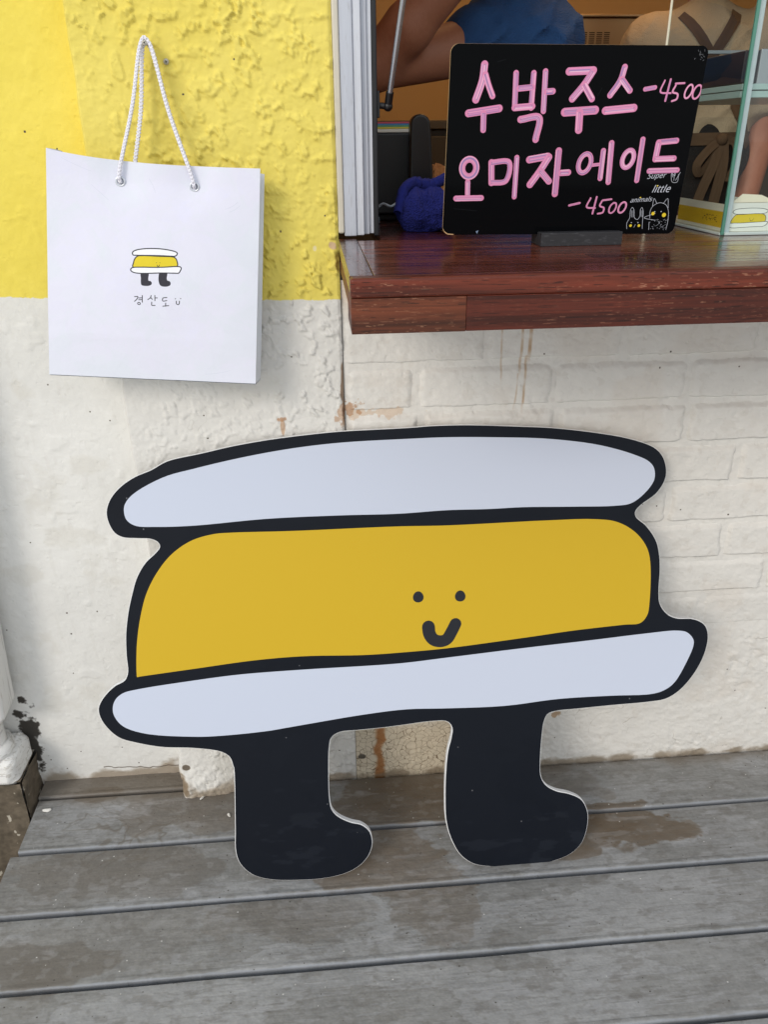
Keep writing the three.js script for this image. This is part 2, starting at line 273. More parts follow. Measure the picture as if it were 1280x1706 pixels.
{
  const w = thing('brick_wall', 'white painted brick wall under the wooden counter, smooth near the deck', 'wall');
  const bed = grid(joinSpans(span(0.0385, 1.0, 0.0036), span(1.0, 1.25, 0.008), span(1.25, 2.4, 0.1)), joinSpans(span(-0.32, -0.004, 0.08), span(-0.004, 0.33, 0.0028), span(0.33, 1.03, 0.0022)), (x, y) => {
    const z = mix(0.0, -0.0056, inBrick(y)) + brickRelief(x, y) * mix(1.5, 1, inBrick(y)) + 0.0012 * fbm(x * 6, y * 6, 2, 361) - 0.0035 * courseCrack(x, y) - 0.003 * ss(0.046, 0.0385, x) * ss(0.1, 0.25, y);
    return [x, y, z, (x - BX0) / (BX1 - BX0), y / BY1];
  });
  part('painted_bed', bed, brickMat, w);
  part('masonry', box(0.0379, 2.4, -0.32, 1.0316, -0.2, -0.03), mat(0xb9b3a6, 0.95), w);
  // courses counted from the one under the counter; a head joint of each course, bricks 0.239 apart
  const heads = [0.4, 0.518, 0.40, 0.649, 0.756, 0.637, 0.7595, 0.62, 0.74];
  heads.forEach((hx, i) => {
    const yt = 0.8843 + 0.0799 * (2 - i) - 0.001, yb = yt - 0.0695;
    const start = hx - 0.239 * Math.ceil((hx - 0.05) / 0.239);
    for (let k = 0; k < 9; k++) {
      let a = start + 0.239 * k + 0.0055, b = a + 0.228; if (a < 0.0445) a = 0.0445; if (b - a < 0.03 || a > 1.5) continue;
      const y1 = Math.min(yt, 1.0305); if (y1 - yb < 0.01) continue;
      const fade = i === 8 ? 0.35 : i === 7 ? 0.8 : i < 3 && a < 0.45 ? 0.55 : i < 3 ? 0.8 : 1, pr = (0.0058 + 0.0016 * hash(i, k, 7)) * fade, tilt = 0.0025 * (hash(i, k, 8) - 0.5);
      const g = grid(span(a - 0.002, b + 0.002, 0.0034), span(yb - 0.002, y1 + 0.002, 0.002), (x, y) => {
        const wob = 0.0032 * fbm(x * 45, y * 45, 4, 371 + i), low = -0.0016 * fbm(x * 70, 10 - i, 3, 381) - 0.002 * fbm(x * 12, 10 - i, 2, 383);
        const dx = Math.min(x - a, b - x) + wob * 1.6, db = y - yb + low, dt = y1 - y + wob;
        const e = ss(-0.003, 0.0075, dx) * ss(0, 0.0026, db) * ss(-0.003, 0.011, dt);
        return [x, y, -0.0068 + (0.0008 + pr + tilt * (y - yb) / 0.07) * e + brickRelief(x, y), (x - BX0) / (BX1 - BX0), y / BY1];
      });
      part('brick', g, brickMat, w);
    }
  });
}
// the wall over and beside the window, the shop behind
{
  const white = mat(0xd5d2cc, 0.7), yellow = mat(0xdec95a, 0.7);
  const up = thing('upper_wall', 'plain yellow wall over the serving window', 'wall');
  part('render', [box(0.0378, 2.4, 2.1, 2.75, -0.2, -0.004), box(1.75, 2.4, 1.094, 2.0995, -0.2, -0.004)], yellow, up);
  struct('floor', box(-0.9, 2.6, -0.12, 0, -2.6, -0.225), mat(0x6b6258, 0.6));
  const tan = new THREE.MeshStandardMaterial({ map: tex(256, 256, (u, v) => { const n = 5 * fbm(u * 6, v * 6, 4, 401); return [230 + n, 194 + n, 138 + n]; }), roughness: 0.75 });
  struct('wall_back', box(-0.9, 2.6, 0.0, 2.6, -2.7, -2.6), tan);
  struct('wall_left', box(-1.0, -0.9, 0.0, 2.6, -2.6, -0.225), tan);
  struct('wall_right', box(2.6, 2.7, 0.0, 2.6, -2.6, -0.225), tan);
  struct('ceiling', box(-1.0, 2.7, 2.6, 2.72, -2.7, -0.205), mat(0xd8cbb5, 0.9));
  struct('wall_front', [box(-0.9, 0.036, 0, 2.6, -0.2245, -0.2205), box(2.4, 2.6, 0, 2.6, -0.2245, -0.1)], tan);
}

// ---------------------------------------------------------------- leaning cutout of a sandwiched cake on legs (points in mm on its own face)
const OUTER = [[144.7,821.5],[28.2,819.7],[-33.7,815.9],[-95.5,810.1],[-153.0,802.1],[-206.3,791.9],[-263.5,781.1],[-290.7,767.5],[-319.7,756.4],[-345.0,740.2],[-362.7,720.4],[-370.4,700.1],[-368.8,681.3],[-359.5,662.0],[-346.0,653.8],[-324.0,651.1],[-299.8,648.6],[-289.3,642.6],[-286.9,635.4],[-294.2,626.0],[-313.0,609.2],[-329.2,584.5],[-339.8,555.1],[-348.3,525.5],[-355.5,486.9],[-357.9,447.8],[-357.9,417.0],[-364.4,403.2],[-381.7,394.2],[-402.0,375.5],[-412.8,356.2],[-411.4,338.2],[-400.6,317.3],[-381.3,297.9],[-352.8,286.8],[-309.3,275.6],[-254.5,269.9],[-207.8,259.8],[-192.9,248.7],[-188.0,231.5],[-187.0,228.1],[-191.5,113.2],[-193.3,66.5],[-186.6,42.3],[-166.3,19.8],[-134.3,7.0],[-79.9,1.1],[-35.8,0.9],[3.1,7.2],[31.4,21.0],[48.7,40.5],[56.2,63.8],[51.6,87.9],[37.3,102.0],[18.3,108.2],[-3.1,120.5],[-14.5,134.3],[-18.1,152.1],[-17.4,215.7],[-14.5,255.6],[-10.0,272.3],[3.8,281.6],[36.2,283.3],[85.0,285.1],[117.6,287.4],[172.2,291.1],[199.5,288.7],[208.1,277.2],[206.6,260.1],[199.9,234.6],[195.3,200.1],[192.2,141.8],[193.4,94.4],[202.6,57.8],[218.8,26.4],[243.8,6.2],[283.5,-2.6],[334.8,-5.7],[380.7,-3.4],[426.8,10.4],[449.8,31.7],[460.6,64.2],[461.1,94.3],[449.6,119.2],[426.8,132.8],[401.2,140.7],[381.4,154.1],[372.5,172.5],[371.5,199.0],[374.6,245.5],[379.2,277.1],[386.5,291.0],[404.4,295.5],[438.0,296.8],[503.9,299.3],[575.6,301.4],[609.1,305.6],[637.6,323.3],[665.7,358.0],[681.6,393.3],[685.6,424.3],[677.9,443.9],[656.2,455.6],[625.3,458.8],[608.5,466.9],[594.0,486.6],[591.3,510.2],[593.0,547.5],[591.6,575.4],[585.0,603.5],[566.0,631.9],[547.3,648.7],[546.3,657.8],[556.3,668.7],[583.7,687.9],[599.4,712.0],[601.3,732.1],[594.0,754.8],[577.7,771.0],[532.0,788.3],[459.5,802.9],[387.9,812.7],[343.4,816.1],[255.1,822.0],[189.5,823.2]];
const TOP = [[144.1,802.0],[27.4,799.9],[-55.4,793.3],[-137.9,781.7],[-220.2,765.8],[-271.6,753.5],[-324.0,726.9],[-338.2,711.0],[-340.8,698.7],[-337.5,684.0],[-324.2,673.7],[-288.0,669.9],[-226.9,669.1],[-103.0,675.1],[22.0,675.2],[123.3,673.4],[207.9,675.7],[283.7,674.4],[342.1,674.9],[432.6,671.7],[510.3,669.9],[537.8,673.2],[562.9,691.0],[578.7,712.9],[578.3,733.1],[569.0,745.5],[541.4,759.1],[477.7,778.5],[387.8,792.6],[298.9,798.6],[210.8,802.1]];
const YEL = [[-342.0,408.0],[-342.3,413.8],[-340.5,442.3],[-336.8,472.7],[-328.8,511.4],[-315.3,553.8],[-294.0,591.2],[-267.1,621.7],[-232.8,643.3],[-195.2,652.8],[-166.3,654.0],[-62.7,652.0],[122.5,651.2],[207.2,648.9],[387.1,649.4],[469.2,647.8],[510.5,641.3],[543.0,622.9],[564.2,597.6],[573.0,571.8],[573.7,492.4],[569.4,466.7],[556.8,453.2],[526.2,451.7],[432.7,446.2],[353.8,439.1],[202.1,427.0],[129.3,424.3],[54.4,423.5],[-52.9,427.8],[-138.3,425.5],[-244.3,416.5],[-336.1,408.5]];
const BOT = [[-387.9,354.5],[-381.7,369.7],[-368.3,380.0],[-345.0,385.1],[-245.8,395.3],[-165.1,401.3],[-54.1,403.3],[114.6,404.1],[201.7,409.6],[349.0,419.5],[465.4,426.3],[573.6,433.3],[625.7,435.0],[644.9,430.5],[657.1,416.4],[657.4,404.4],[643.8,371.5],[622.9,336.4],[604.0,323.0],[580.1,317.2],[503.8,318.8],[404.5,319.0],[306.1,312.4],[199.5,314.7],[126.0,317.7],[50.2,313.0],[-81.0,298.5],[-124.4,293.7],[-210.4,290.5],[-252.9,292.1],[-336.7,303.8],[-373.2,319.9],[-386.3,338.8]];
const EYES = [[153.8,523.4],[228.5,521.0]];
const MOUTH = [[170.4,468.5],[171.9,455.4],[178.9,444.7],[191.0,440.7],[202.5,443.8],[210.9,455.9],[219.0,471.3]];
const MARKER = [[9.3,44.2,22.9,42.7,40.4,35.6,62.8],[7.6,46.2,34.1,51.3,46.7,57.2,58.6],[9.3,27.0,78.9,67.2,73.0],[7.6,47.1,78.8,48.0,98.6],[7.1,85.8,32.2,87.7,72.2],[7.1,108.9,32.1,109.7,72.1],[7.1,91.3,49.8,108.6,48.2],[8.2,87.7,72.2,111.0,70.3],[7.1,123.9,30.1,126.4,76.0],[7.6,128.1,53.3,136.2,52.7],[8.7,97.0,86.0,121.4,83.9,119.8,110.0],[9.3,154.8,30.0,186.3,28.6],[8.7,185.9,29.9,176.5,45.0,163.0,61.4],[8.2,176.5,45.0,189.1,61.3],[10.4,155.2,77.2,195.5,74.5],[9.8,175.2,77.2,176.7,98.3],[7.6,227.0,24.7,223.7,39.8,212.8,57.1],[7.6,225.5,38.5,238.2,51.4],[9.8,209.5,75.2,247.1,71.8],[5.5,258.4,49.8,271.2,47.7],[2.5,282.8,39.6,279.5,52.8,293.6,54.3],[3.0,290.4,38.3,288.0,63.3],[2.7,298.5,45.1,295.9,52.8,302.9,55.3,302.9,61.0,296.9,63.6],[2.7,298.0,43.1,309.6,42.5],[7.1,31.5,163.2,32.3,180.4],[7.6,16.5,184.7,51.7,184.1],[8.2,62.3,138.5,64.4,164.6],[7.1,62.3,138.5,86.5,138.5,84.1,161.8,64.4,164.6],[6.8,96.6,132.4,97.8,182.7],[9.3,114.1,135.1,138.8,130.9],[9.3,140.4,131.8,130.3,149.0,118.1,166.8],[8.7,130.3,149.0,144.1,162.5],[8.7,153.1,124.0,154.5,178.8],[8.2,159.7,151.8,169.7,151.2],[4.9,202.7,141.9,214.7,140.5],[7.1,214.5,123.9,215.3,158.8],[7.6,224.2,114.4,227.5,163.6],[7.1,266.5,109.7,267.3,161.5],[7.4,288.9,113.4,313.2,111.2],[8.2,289.1,114.2,288.4,134.3],[7.6,288.4,134.3,314.1,133.4],[7.1,282.6,149.4,321.8,148.2],[3.3,176.7,194.2,191.2,191.0],[2.7,205.9,184.6,202.0,196.3,214.1,197.7],[3.0,214.4,183.1,211.5,205.1],[2.7,222.7,188.4,220.6,194.8,226.7,197.7,226.0,203.6,219.1,205.4],[2.7,223.5,187.5,235.8,186.0]];
const RINGS = [[32.4,145.5,9.7,11.0,8.7,0],[191.0,139.7,8.1,12.1,6.6,0.25],[250.2,134.1,7.3,11.0,6.6,0.25],[317.2,52.2,4.3,8.2,2.7,0.3],[328.5,52.7,4.9,8.2,2.7,0.3],[239.2,197.7,4.3,7.2,2.7,0.4],[252.9,197.1,4.6,7.4,3.0,0.4]];
const WHITE = [[264.5,226.0,263.2,218.5,266.0,211.0,265.5,200.6,267.4,197.1,270.5,200.6,273.0,211.0,277.5,213.4,280.3,209.5,279.6,200.6,281.2,197.1,284.0,202.1,285.5,215.5,286.8,226.0],[266.9,201.2,268.4,210.1],[269.4,201.2,270.9,210.1],[280.7,201.2,282.2,209.5],[282.6,201.2,284.2,210.1],[296.6,227.5,295.3,217.0],[295.3,211.9,294.1,202.1,296.9,195.3,305.5,190.9,315.5,194.1,320.3,202.1,322.3,215.5,321.8,227.5],[296.0,195.3,296.6,185.4,301.6,191.8],[311.0,191.8,316.0,185.4,319.1,197.7],[301.9,205.1,287.2,211.0,303.7,214.6],[314.6,153.8,317.8,163.5,324.9,163.5,325.1,153.8],[319.9,161.5,318.2,145.9],[322.3,161.5,327.0,151.0],[317.8,157.2,314.9,152.1,319.9,155.5,320.4,152.1]];
const BAG = {b_top:[119.9,136.3,120.4,133.7,124.4,131.0,133.3,128.5,146.2,126.9,160.2,126.5,173.2,127.7,180.7,129.4,183.1,131.3,182.3,134.0,179.2,136.1,175.2,136.2,160.2,136.5,140.2,137.4,125.3,138.2,120.9,138.1],b_yel:[120.8,155.7,121.3,149.9,123.3,143.4,126.8,139.5,132.3,138.2,160.2,137.4,176.2,137.0,180.2,138.4,182.8,143.0,183.0,150.9],b_bot:[120.3,156.5,118.3,158.0,117.5,160.1,118.8,162.1,123.2,163.9,132.2,164.3,160.1,162.0,180.2,161.0,185.3,160.6,187.8,156.9,189.0,153.1,187.8,151.3,183.2,150.9,165.1,153.0,150.1,154.2,135.2,154.9],b_l1:[132.0,164.3,132.1,171.2,132.1,177.5,133.1,181.6,138.0,182.6,144.0,181.9,147.2,179.6,147.3,176.9,145.6,174.9,143.1,174.6,142.5,171.4,142.6,163.5],b_l2:[158.3,162.3,157.1,167.2,157.3,174.6,159.1,179.8,162.1,181.7,169.1,181.7,173.6,179.3,174.2,176.0,172.6,173.5,169.6,172.6,168.6,169.5,168.9,161.5],k1:[123.2,199.8,127.8,199.5,126.5,203.3,123.2,206.9],k2:[129.0,201.5,134.0,200.9],k3:[129.0,204.2,134.0,203.6],k4:[134.2,197.4,134.2,207.5],k6:[146.8,196.6,145.5,200.4,142.0,203.1],k7:[146.0,199.6,148.4,202.3],k8:[152.0,196.2,152.2,204.2],k9:[152.2,199.9,155.5,199.7],k10:[147.6,206.6,147.9,211.4,152.4,211.3],k11:[169.1,198.2,163.5,199.7,163.5,203.9,169.1,203.0],k12:[167.5,206.9,167.5,211.7],k13:[163.5,211.9,171.9,210.6],k14:[182.7,203.1,183.0,207.1,185.2,208.3,186.8,206.6,187.1,202.9],bm:[154.6,150.7,156.1,153.0,158.1,150.4]};
const pair = (a) => a.map(([x, y]) => V(x / 1000, y / 1000));
const smooth = (a, n) => new THREE.CatmullRomCurve3(pair(a), true, 'centripetal').getPoints(n).slice(0, -1).map((p) => new THREE.Vector2(p.x, p.y));
function inset(pts, d) {
  const n = pts.length, area = pts.reduce((s, p, i) => s + p.x * pts[(i + 1) % n].y - pts[(i + 1) % n].x * p.y, 0), k = area > 0 ? 1 : -1;
  return pts.map((p, i) => { const a = pts[(i + n - 1) % n], b = pts[(i + 1) % n], t = b.clone().sub(a).normalize(); return new THREE.Vector2(p.x - k * d * t.y, p.y + k * d * t.x); });
}
const sheet = (pts, z0, z1, holes = []) => { const s = new THREE.Shape(pts); s.holes = holes.map((h) => new THREE.Path(h)); return new THREE.ExtrudeGeometry(s, { depth: z1 - z0, bevelEnabled: false, curveSegments: 24 }).translate(0, 0, z0); };
{
  const a = Math.atan2(0.254 - 0.017, 0.79);
  const c = thing('cutout_sign', 'foam board cutout of a yellow filled white bun with smiling face and black legs', 'cutout sign', [0, 0.0005, 0.254]);
  c.rotation.x = -a;
  const wear = (seed, base, amp) => tex(512, 512, (u, v) => gray(base + amp * fbm(u * 5, v * 5, 4, seed) + amp * 0.6 * ss(0.35, 0.5, fbm(u * 40, v * 9, 4, seed + 3))), false);
  const film = (hex, r, seed) => { const m = new THREE.MeshPhysicalMaterial({ color: hex, roughness: 1, roughnessMap: wear(seed, r * 255, 26), specularIntensity: 0.5 }); m.roughnessMap.repeat.set(1.3, 1.3); return m; };
  const white = film(0xc3cada, 0.42, 411), yellow = film(0xcaa722, 0.42, 412), foam = mat(0xe6e6e6, 0.75), face = film(0x202229, 0.45, 415);
  const smut = tex(1024, 1024, (u, v) => { const x = u * 1.1, y = v * 0.85; let k = [20, 24, 32]; const n = 2.5 * fbm(x * 7, y * 7, 4, 421); k = k.map((q) => q + n); k = mix3(k, [44, 48, 55], 0.3 * ss(0.36, 0.55, fbm(x * 16, y * 44, 5, 422)) * ss(0.3, 0.05, y)); if (hash(Math.floor(x * 500), Math.floor(y * 500), 423) > 0.99985) k = [110, 110, 112]; return k; });
  const black = new THREE.MeshPhysicalMaterial({ map: smut, roughness: 1, roughnessMap: wear(425, 112, 30), specularIntensity: 0.24 });
  const bySize = (g) => setUV(g, (x, y) => [(x + 0.5) / 1.1, y / 0.85]);
  const outer = smooth(OUTER, 520);
  const board = new THREE.ExtrudeGeometry(new THREE.Shape(inset(outer, 0.0006)), { depth: 0.0108, bevelEnabled: true, bevelThickness: 0.0006, bevelSize: 0.0006, bevelSegments: 2, curveSegments: 1 }).translate(0, 0, -0.012);
  part('board', board, foam, c);
  // black film cut in three: the outline of the bun and the two legs, butted under the lower bun
  const inn = inset(outer, 0.0013), low = smooth(BOT, 150), cutY = (x) => low.filter((p) => Math.abs(p.x - x) < 0.02).reduce((m, p) => Math.min(m, p.y), 9) - 0.012;
  const runs = [[], []], rest = []; let was = -1;
  for (const p of inn) {
    const leg = p.y < 0.3 && p.y < (p.x < 0.06 ? 0.209 : 0.243) && p.x > -0.2 && p.x < 0.5 ? (p.x < 0.1 ? 0 : 1) : -1;
    if (leg >= 0) runs[leg].push(p); 
    if (leg < 0 && was >= 0) rest.push(runs[was][runs[was].length - 1]);
    if (leg >= 0 && was < 0) rest.push(p);
    if (leg < 0) rest.push(p);
    was = leg;
  }
  part('outline', bySize(sheet(rest, 0, 0.0004)), black, c);
  for (const r of runs) part('leg', bySize(sheet(r, 0, 0.0004)), black, c);
  const uvw = (g) => setUV(g, (x, y) => [x, y]);
  part('upper_bun', uvw(sheet(smooth(TOP, 160), 0.00045, 0.0008)), white, c);
  part('filling', uvw(sheet(smooth(YEL, 200), 0.00045, 0.0008)), yellow, c);
  part('lower_bun', uvw(sheet(low, 0.00045, 0.0008)), white, c);
  for (const [x, y] of EYES) { const e = []; for (let i = 0; i < 28; i++) { const t = i / 28 * 2 * Math.PI; e.push(new THREE.Vector2(x / 1000 + 0.0094 * Math.cos(t), y / 1000 + 0.01 * Math.sin(t) - 0.0005 * Math.cos(2 * t))); } part('eye', uvw(sheet(e, 0.00085, 0.0012)), face, c); }
  const mc = new THREE.CatmullRomCurve3(pair(MOUTH)), L = [], R = [];
  for (let i = 0; i <= 24; i++) { const p = mc.getPoint(i / 24), t = mc.getTangent(i / 24), w = mix(0.0114, 0.0104, i / 24); L.push(new THREE.Vector2(p.x - t.y * w, p.y + t.x * w)); R.unshift(new THREE.Vector2(p.x + t.y * w, p.y - t.x * w)); }
  const capEnd = (p, t, w, s) => { const r = [], a0 = Math.atan2(t.x * s, -t.y * s); for (let i = 1; i < 7; i++) { const q = a0 - i / 7 * Math.PI; r.push(new THREE.Vector2(p.x + w * Math.cos(q), p.y + w * Math.sin(q))); } return r; };
  part('mouth', uvw(sheet([...L, ...capEnd(mc.getPoint(1), mc.getTangent(1), 0.0104, 1), ...R, ...capEnd(mc.getPoint(0), mc.getTangent(0), 0.0114, -1)], 0.00085, 0.0012)), face, c);
}

// ---------------------------------------------------------------- paper carrier bag on a screw
const poly = (x, a, s = 1) => { x.beginPath(); for (let i = 0; i < a.length; i += 2) i ? x.lineTo(a[i] * s, a[i + 1] * s) : x.moveTo(a[i] * s, a[i + 1] * s); };
const curve = (x, a, closed) => { const p = []; for (let i = 0; i < a.length; i += 2) p.push(V(a[i], a[i + 1])); const q = p.length > 2 ? new THREE.CatmullRomCurve3(p, closed, 'centripetal').getPoints(60) : p; x.beginPath(); q.forEach((v, i) => (i ? x.lineTo(v.x, v.y) : x.moveTo(v.x, v.y))); if (closed) x.closePath(); };
const screw = (name, label, x, y, z, tilt) => {
  const t = thing(name, label, 'screw', [x, y, z]); const steel = mat(0xb5b1a6, 0.45, { metalness: 0.5 });
  t.rotation.set(tilt, tilt * 0.7, 0.4);
  part('head', new THREE.LatheGeometry([[0, 0.0006], [0.0018, 0.0005], [0.003, 0.0001], [0.0039, -0.0008], [0.0041, -0.0016], [0.0018, -0.003]].map(([a, b]) => new THREE.Vector2(a, b)).reverse(), 24).rotateX(Math.PI / 2), steel, t);
  part('shank', new THREE.CylinderGeometry(0.0017, 0.0015, 0.05, 12).rotateX(Math.PI / 2).translate(0, 0, -0.0275), steel, t);
  part('recess', [box(-0.0021, 0.0021, -0.0004, 0.0004, 0.0004, 0.0008), box(-0.0004, 0.0004, -0.0021, -0.00041, 0.0004, 0.0008), box(-0.0004, 0.0004, 0.00041, 0.0021, 0.0004, 0.0008)], mat(0x1b1a18, 0.8), t);
};
screw('wall_screw', 'cross head screw that the white carrier bag hangs from', -0.2188, 1.3555, 0.026, -0.12);
screw('wall_screw', 'bare screw in the yellow wall right of the bag cord', -0.1957, 1.3343, 0.0045, 0.05);
{
  const b = thing('paper_bag', 'white paper carrier bag with small printed bun logo hanging by cord handles', 'paper bag', [-0.25, 0.88, 0.02]);
  const cv = document.createElement('canvas'); cv.width = 1200; cv.height = 1320; const x = cv.getContext('2d'); x.scale(4, 4);
  x.fillStyle = '#dbe0e9'; x.fillRect(0, 0, 300, 330);
  for (let i = 0; i < 260; i++) { x.fillStyle = rnd() > 0.5 ? 'rgba(222,218,238,0.05)' : 'rgba(226,236,246,0.05)'; x.beginPath(); x.ellipse(ra(0, 300), ra(0, 330), ra(12, 60), ra(10, 40), ra(0, 3), 0, 7); x.fill(); }
  x.strokeStyle = 'rgba(190,197,212,0.6)'; x.lineWidth = 0.4; for (const l of [[250, 62, 268, 50], [256, 66, 272, 54], [20, 8, 60, 20], [225, 318, 262, 310], [60, 40, 85, 62], [140, 22, 150, 44]]) { x.beginPath(); x.moveTo(l[0], l[1]); x.quadraticCurveTo((l[0] + l[2]) / 2 + 3, (l[1] + l[3]) / 2 + 2, l[2], l[3]); x.stroke(); }
  x.lineCap = x.lineJoin = 'round';
  const ink = '#26262f', lw = 1.5;
  x.fillStyle = '#2c2b36'; for (const k of ['b_l1', 'b_l2']) { curve(x, BAG[k], true); x.fill(); }
  x.lineWidth = lw; x.strokeStyle = ink;
  x.fillStyle = '#f2f3f7'; curve(x, BAG.b_top, true); x.fill(); x.stroke();
  x.fillStyle = '#e2cb22'; curve(x, BAG.b_yel, true); x.fill(); x.stroke();
  x.fillStyle = '#f2f3f7'; curve(x, BAG.b_bot, true); x.fill(); x.stroke();
  x.lineWidth = 0.8; curve(x, BAG.bm); x.stroke(); x.fillStyle = ink; for (const [px, py] of [[153.9, 147.1], [158.7, 147]]) { x.beginPath(); x.arc(px, py, 0.5, 0, 7); x.fill(); }
  x.lineWidth = 1.15; for (let k = 1; k < 15; k++) if (BAG['k' + k]) { curve(x, BAG['k' + k]); x.stroke(); }
  x.beginPath(); x.ellipse(129.5, 209.8, 1.9, 1.7, 0, 0, 7); x.stroke(); for (const [px, py] of [[181.4, 199.5], [188.8, 198.8]]) { x.beginPath(); x.arc(px, py, 0.7, 0, 7); x.fill(); }
  const fibre = tex(512, 512, (u, v) => gray(128 + 40 * fbm(u * 60, v * 60, 3, 431) + 70 * fbm(u * 3, v * 3, 3, 433) + 60 * Math.max(0, 1 - Math.abs(fbm(u * 2.2 + 1, v * 2.2, 2, 435)) * 14) * ss(0, 0.3, fbm(u * 3, v * 3, 2, 437))), false);
  const paper = { roughness: 0.6, bumpMap: fibre, bumpScale: 0.0006, side: THREE.DoubleSide };
  const front = new THREE.MeshStandardMaterial({ map: canvasTex(cv), ...paper }), plain = new THREE.MeshStandardMaterial({ color: 0xdde2ea, ...paper });
  const off = [-0.25, 0.88, 0.02], P4 = (q) => q.map((p) => V(p[0] - off[0], p[1] - off[1], p[2] - off[2]));
  const F = P4([[-0.3615, 1.2272, 0.066], [-0.0727, 1.1966, 0.049], [-0.1015, 0.8905, 0.082], [-0.4115, 0.9145, 0.078]]), Bk = P4([[-0.356, 1.218, 0.03], [-0.0688, 1.1882, 0.02], [-0.0972, 0.8835, 0.028], [-0.404, 0.909, 0.004]]);
  const at = (Q, u, v) => { const t = Q[0].clone().lerp(Q[1], u), d = Q[3].clone().lerp(Q[2], u); return d.lerp(t, v); };
  const bow = (Q, s) => (u, v) => {
    const p = at(Q, u, v); const topDip = ss(0.75, 1, v);
    p.y -= topDip * 0.0075 * Math.sin(Math.PI * Math.pow(u, 0.75));                                   // the top edge sags between the corners
    p.z += s * (0.007 * Math.sin(Math.PI * u) * Math.sin(Math.PI * Math.min(1, v * 1.1)) + 0.0015 * fbm(u * 3 + s, v * 3, 3, 441) + topDip * 0.008 * (Math.exp(-Math.pow((u - 0.333) / 0.09, 2)) + Math.exp(-Math.pow((u - 0.682) / 0.09, 2))) * -0.7);
    p.z += s * 0.0004 * ss(0.01, 0, Math.abs(v - 0.2));
    return [p.x, p.y, p.z, u, v];
  };
  const us = span(0, 1, 0.02), vs = span(0, 1, 0.02);
  const fA = bow(F, 1), bA = bow(Bk, -0.4);
  part('front_panel', grid(us, vs, fA), front, b);
  part('back_panel', grid(us, vs, bA), plain, b);
  const gus = (u, k) => grid(span(0, 1, 0.1), vs, (s, v) => { const p = fA(u, v), q = bA(u, v), f = Math.sin(Math.PI * s) * 0.013 * ss(0, 0.3, v) * k; return [mix(p[0], q[0], s) - f, mix(p[1], q[1], s), mix(p[2], q[2], s), s, v]; });
  part('side_gusset', gus(0, -1), plain, b); part('side_gusset', gus(1, 1), plain, b);
  part('bottom', grid(us, span(0, 1, 0.25), (u, s) => { const p = fA(u, 0), q = bA(u, 0); return [mix(p[0], q[0], s), mix(p[1], q[1], s) - 0.001, mix(p[2], q[2], s), u, s]; }), plain, b);
  const ring = mat(0xd3d7de, 0.3, { metalness: 0.55 }), inside = mat(0x8d929c, 0.6);
  const eyes = [[0.3333, 1 - 30.9 / 330], [0.6823, 1 - 30.6 / 330]].map(([u, v]) => { const p = fA(u, v); return V(p[0], p[1], p[2]); });
  for (const p of eyes) { const e = part('eyelet', new THREE.TorusGeometry(0.0058, 0.0017, 10, 28), ring, b, [p.x, p.y, p.z + 0.0008]); part('hole', new THREE.CylinderGeometry(0.0046, 0.0046, 0.0012, 18).rotateX(Math.PI / 2), inside, e, [0, 0, -0.0004]); }
  const cordMap = tex(64, 64, (u, v) => gray(225 + 14 * Math.sin((u + v) * 2 * Math.PI)), true); cordMap.repeat.set(40, 1);
  const cord = mat(0xe7e6ee, 0.85);
  const braid = (pts) => { const c = new THREE.CatmullRomCurve3(pts.map((p) => V(...p)), false, 'centripetal'), gs = [], len = c.getLength(), N = Math.round(len / 0.0012), fr = c.computeFrenetFrames(N, false); for (let s = 0; s < 4; s++) { const dir = s % 2 ? 1 : -1, q = []; for (let i = 0; i <= N; i++) { const a = dir * i / N * len / 0.0095 * 2 * Math.PI + (s >> 1) * Math.PI, r = 0.0019 + 0.0004 * Math.cos(2 * a); q.push(c.getPointAt(i / N).addScaledVector(fr.normals[i], Math.cos(a) * r).addScaledVector(fr.binormals[i], Math.sin(a) * r)); } gs.push(new THREE.TubeGeometry(new THREE.CatmullRomCurve3(q), N, 0.0013, 6, false)); } gs.push(new THREE.TubeGeometry(c, 80, 0.0017, 8, false)); return gs; };
  const S = [-0.2188 - off[0], 1.3555 - off[1], 0.016];  // crown of the loop over the screw, just behind its head
  const e0 = eyes[0], e1 = eyes[1];
  part('cord_handle', braid([[e0.x + 0.001, e0.y, e0.z - 0.006], [e0.x, e0.y + 0.001, e0.z + 0.004], [e0.x + 0.0008, e0.y + 0.01, e0.z + 0.005], [mix(e0.x, S[0], 0.55) - 0.001, mix(e0.y, S[1], 0.55), mix(e0.z, 0.004, 0.55) + 0.004], [S[0] - 0.0055, S[1] - 0.001, 0.0035], [S[0], S[1] + 0.0062, 0.003], [S[0] + 0.0065, S[1] - 0.001, 0.0035], [mix(e1.x, S[0], 0.55) + 0.001, mix(e1.y, S[1], 0.55), mix(e1.z, 0.004, 0.55) + 0.004], [e1.x - 0.001, e1.y + 0.01, e1.z + 0.005], [e1.x, e1.y + 0.001, e1.z + 0.004], [e1.x - 0.001, e1.y, e1.z - 0.006]]), cord, b);
  const g0 = bA(0.36, 0.905), g1 = bA(0.66, 0.905);
  part('cord_handle', braid([[g0[0], g0[1], g0[2]], [g0[0] + 0.001, g0[1] + 0.012, g0[2] + 0.006], [mix(g0[0], S[0], 0.55), mix(g0[1], S[1], 0.55), 0.0], [S[0] - 0.004, S[1] - 0.002, -0.004], [S[0], S[1] + 0.004, -0.004], [S[0] + 0.005, S[1] - 0.002, -0.004], [mix(g1[0], S[0], 0.55), mix(g1[1], S[1], 0.55), 0.0], [g1[0] - 0.001, g1[1] + 0.012, g1[2] + 0.006], [g1[0], g1[1], g1[2]]]), cord, b);
}

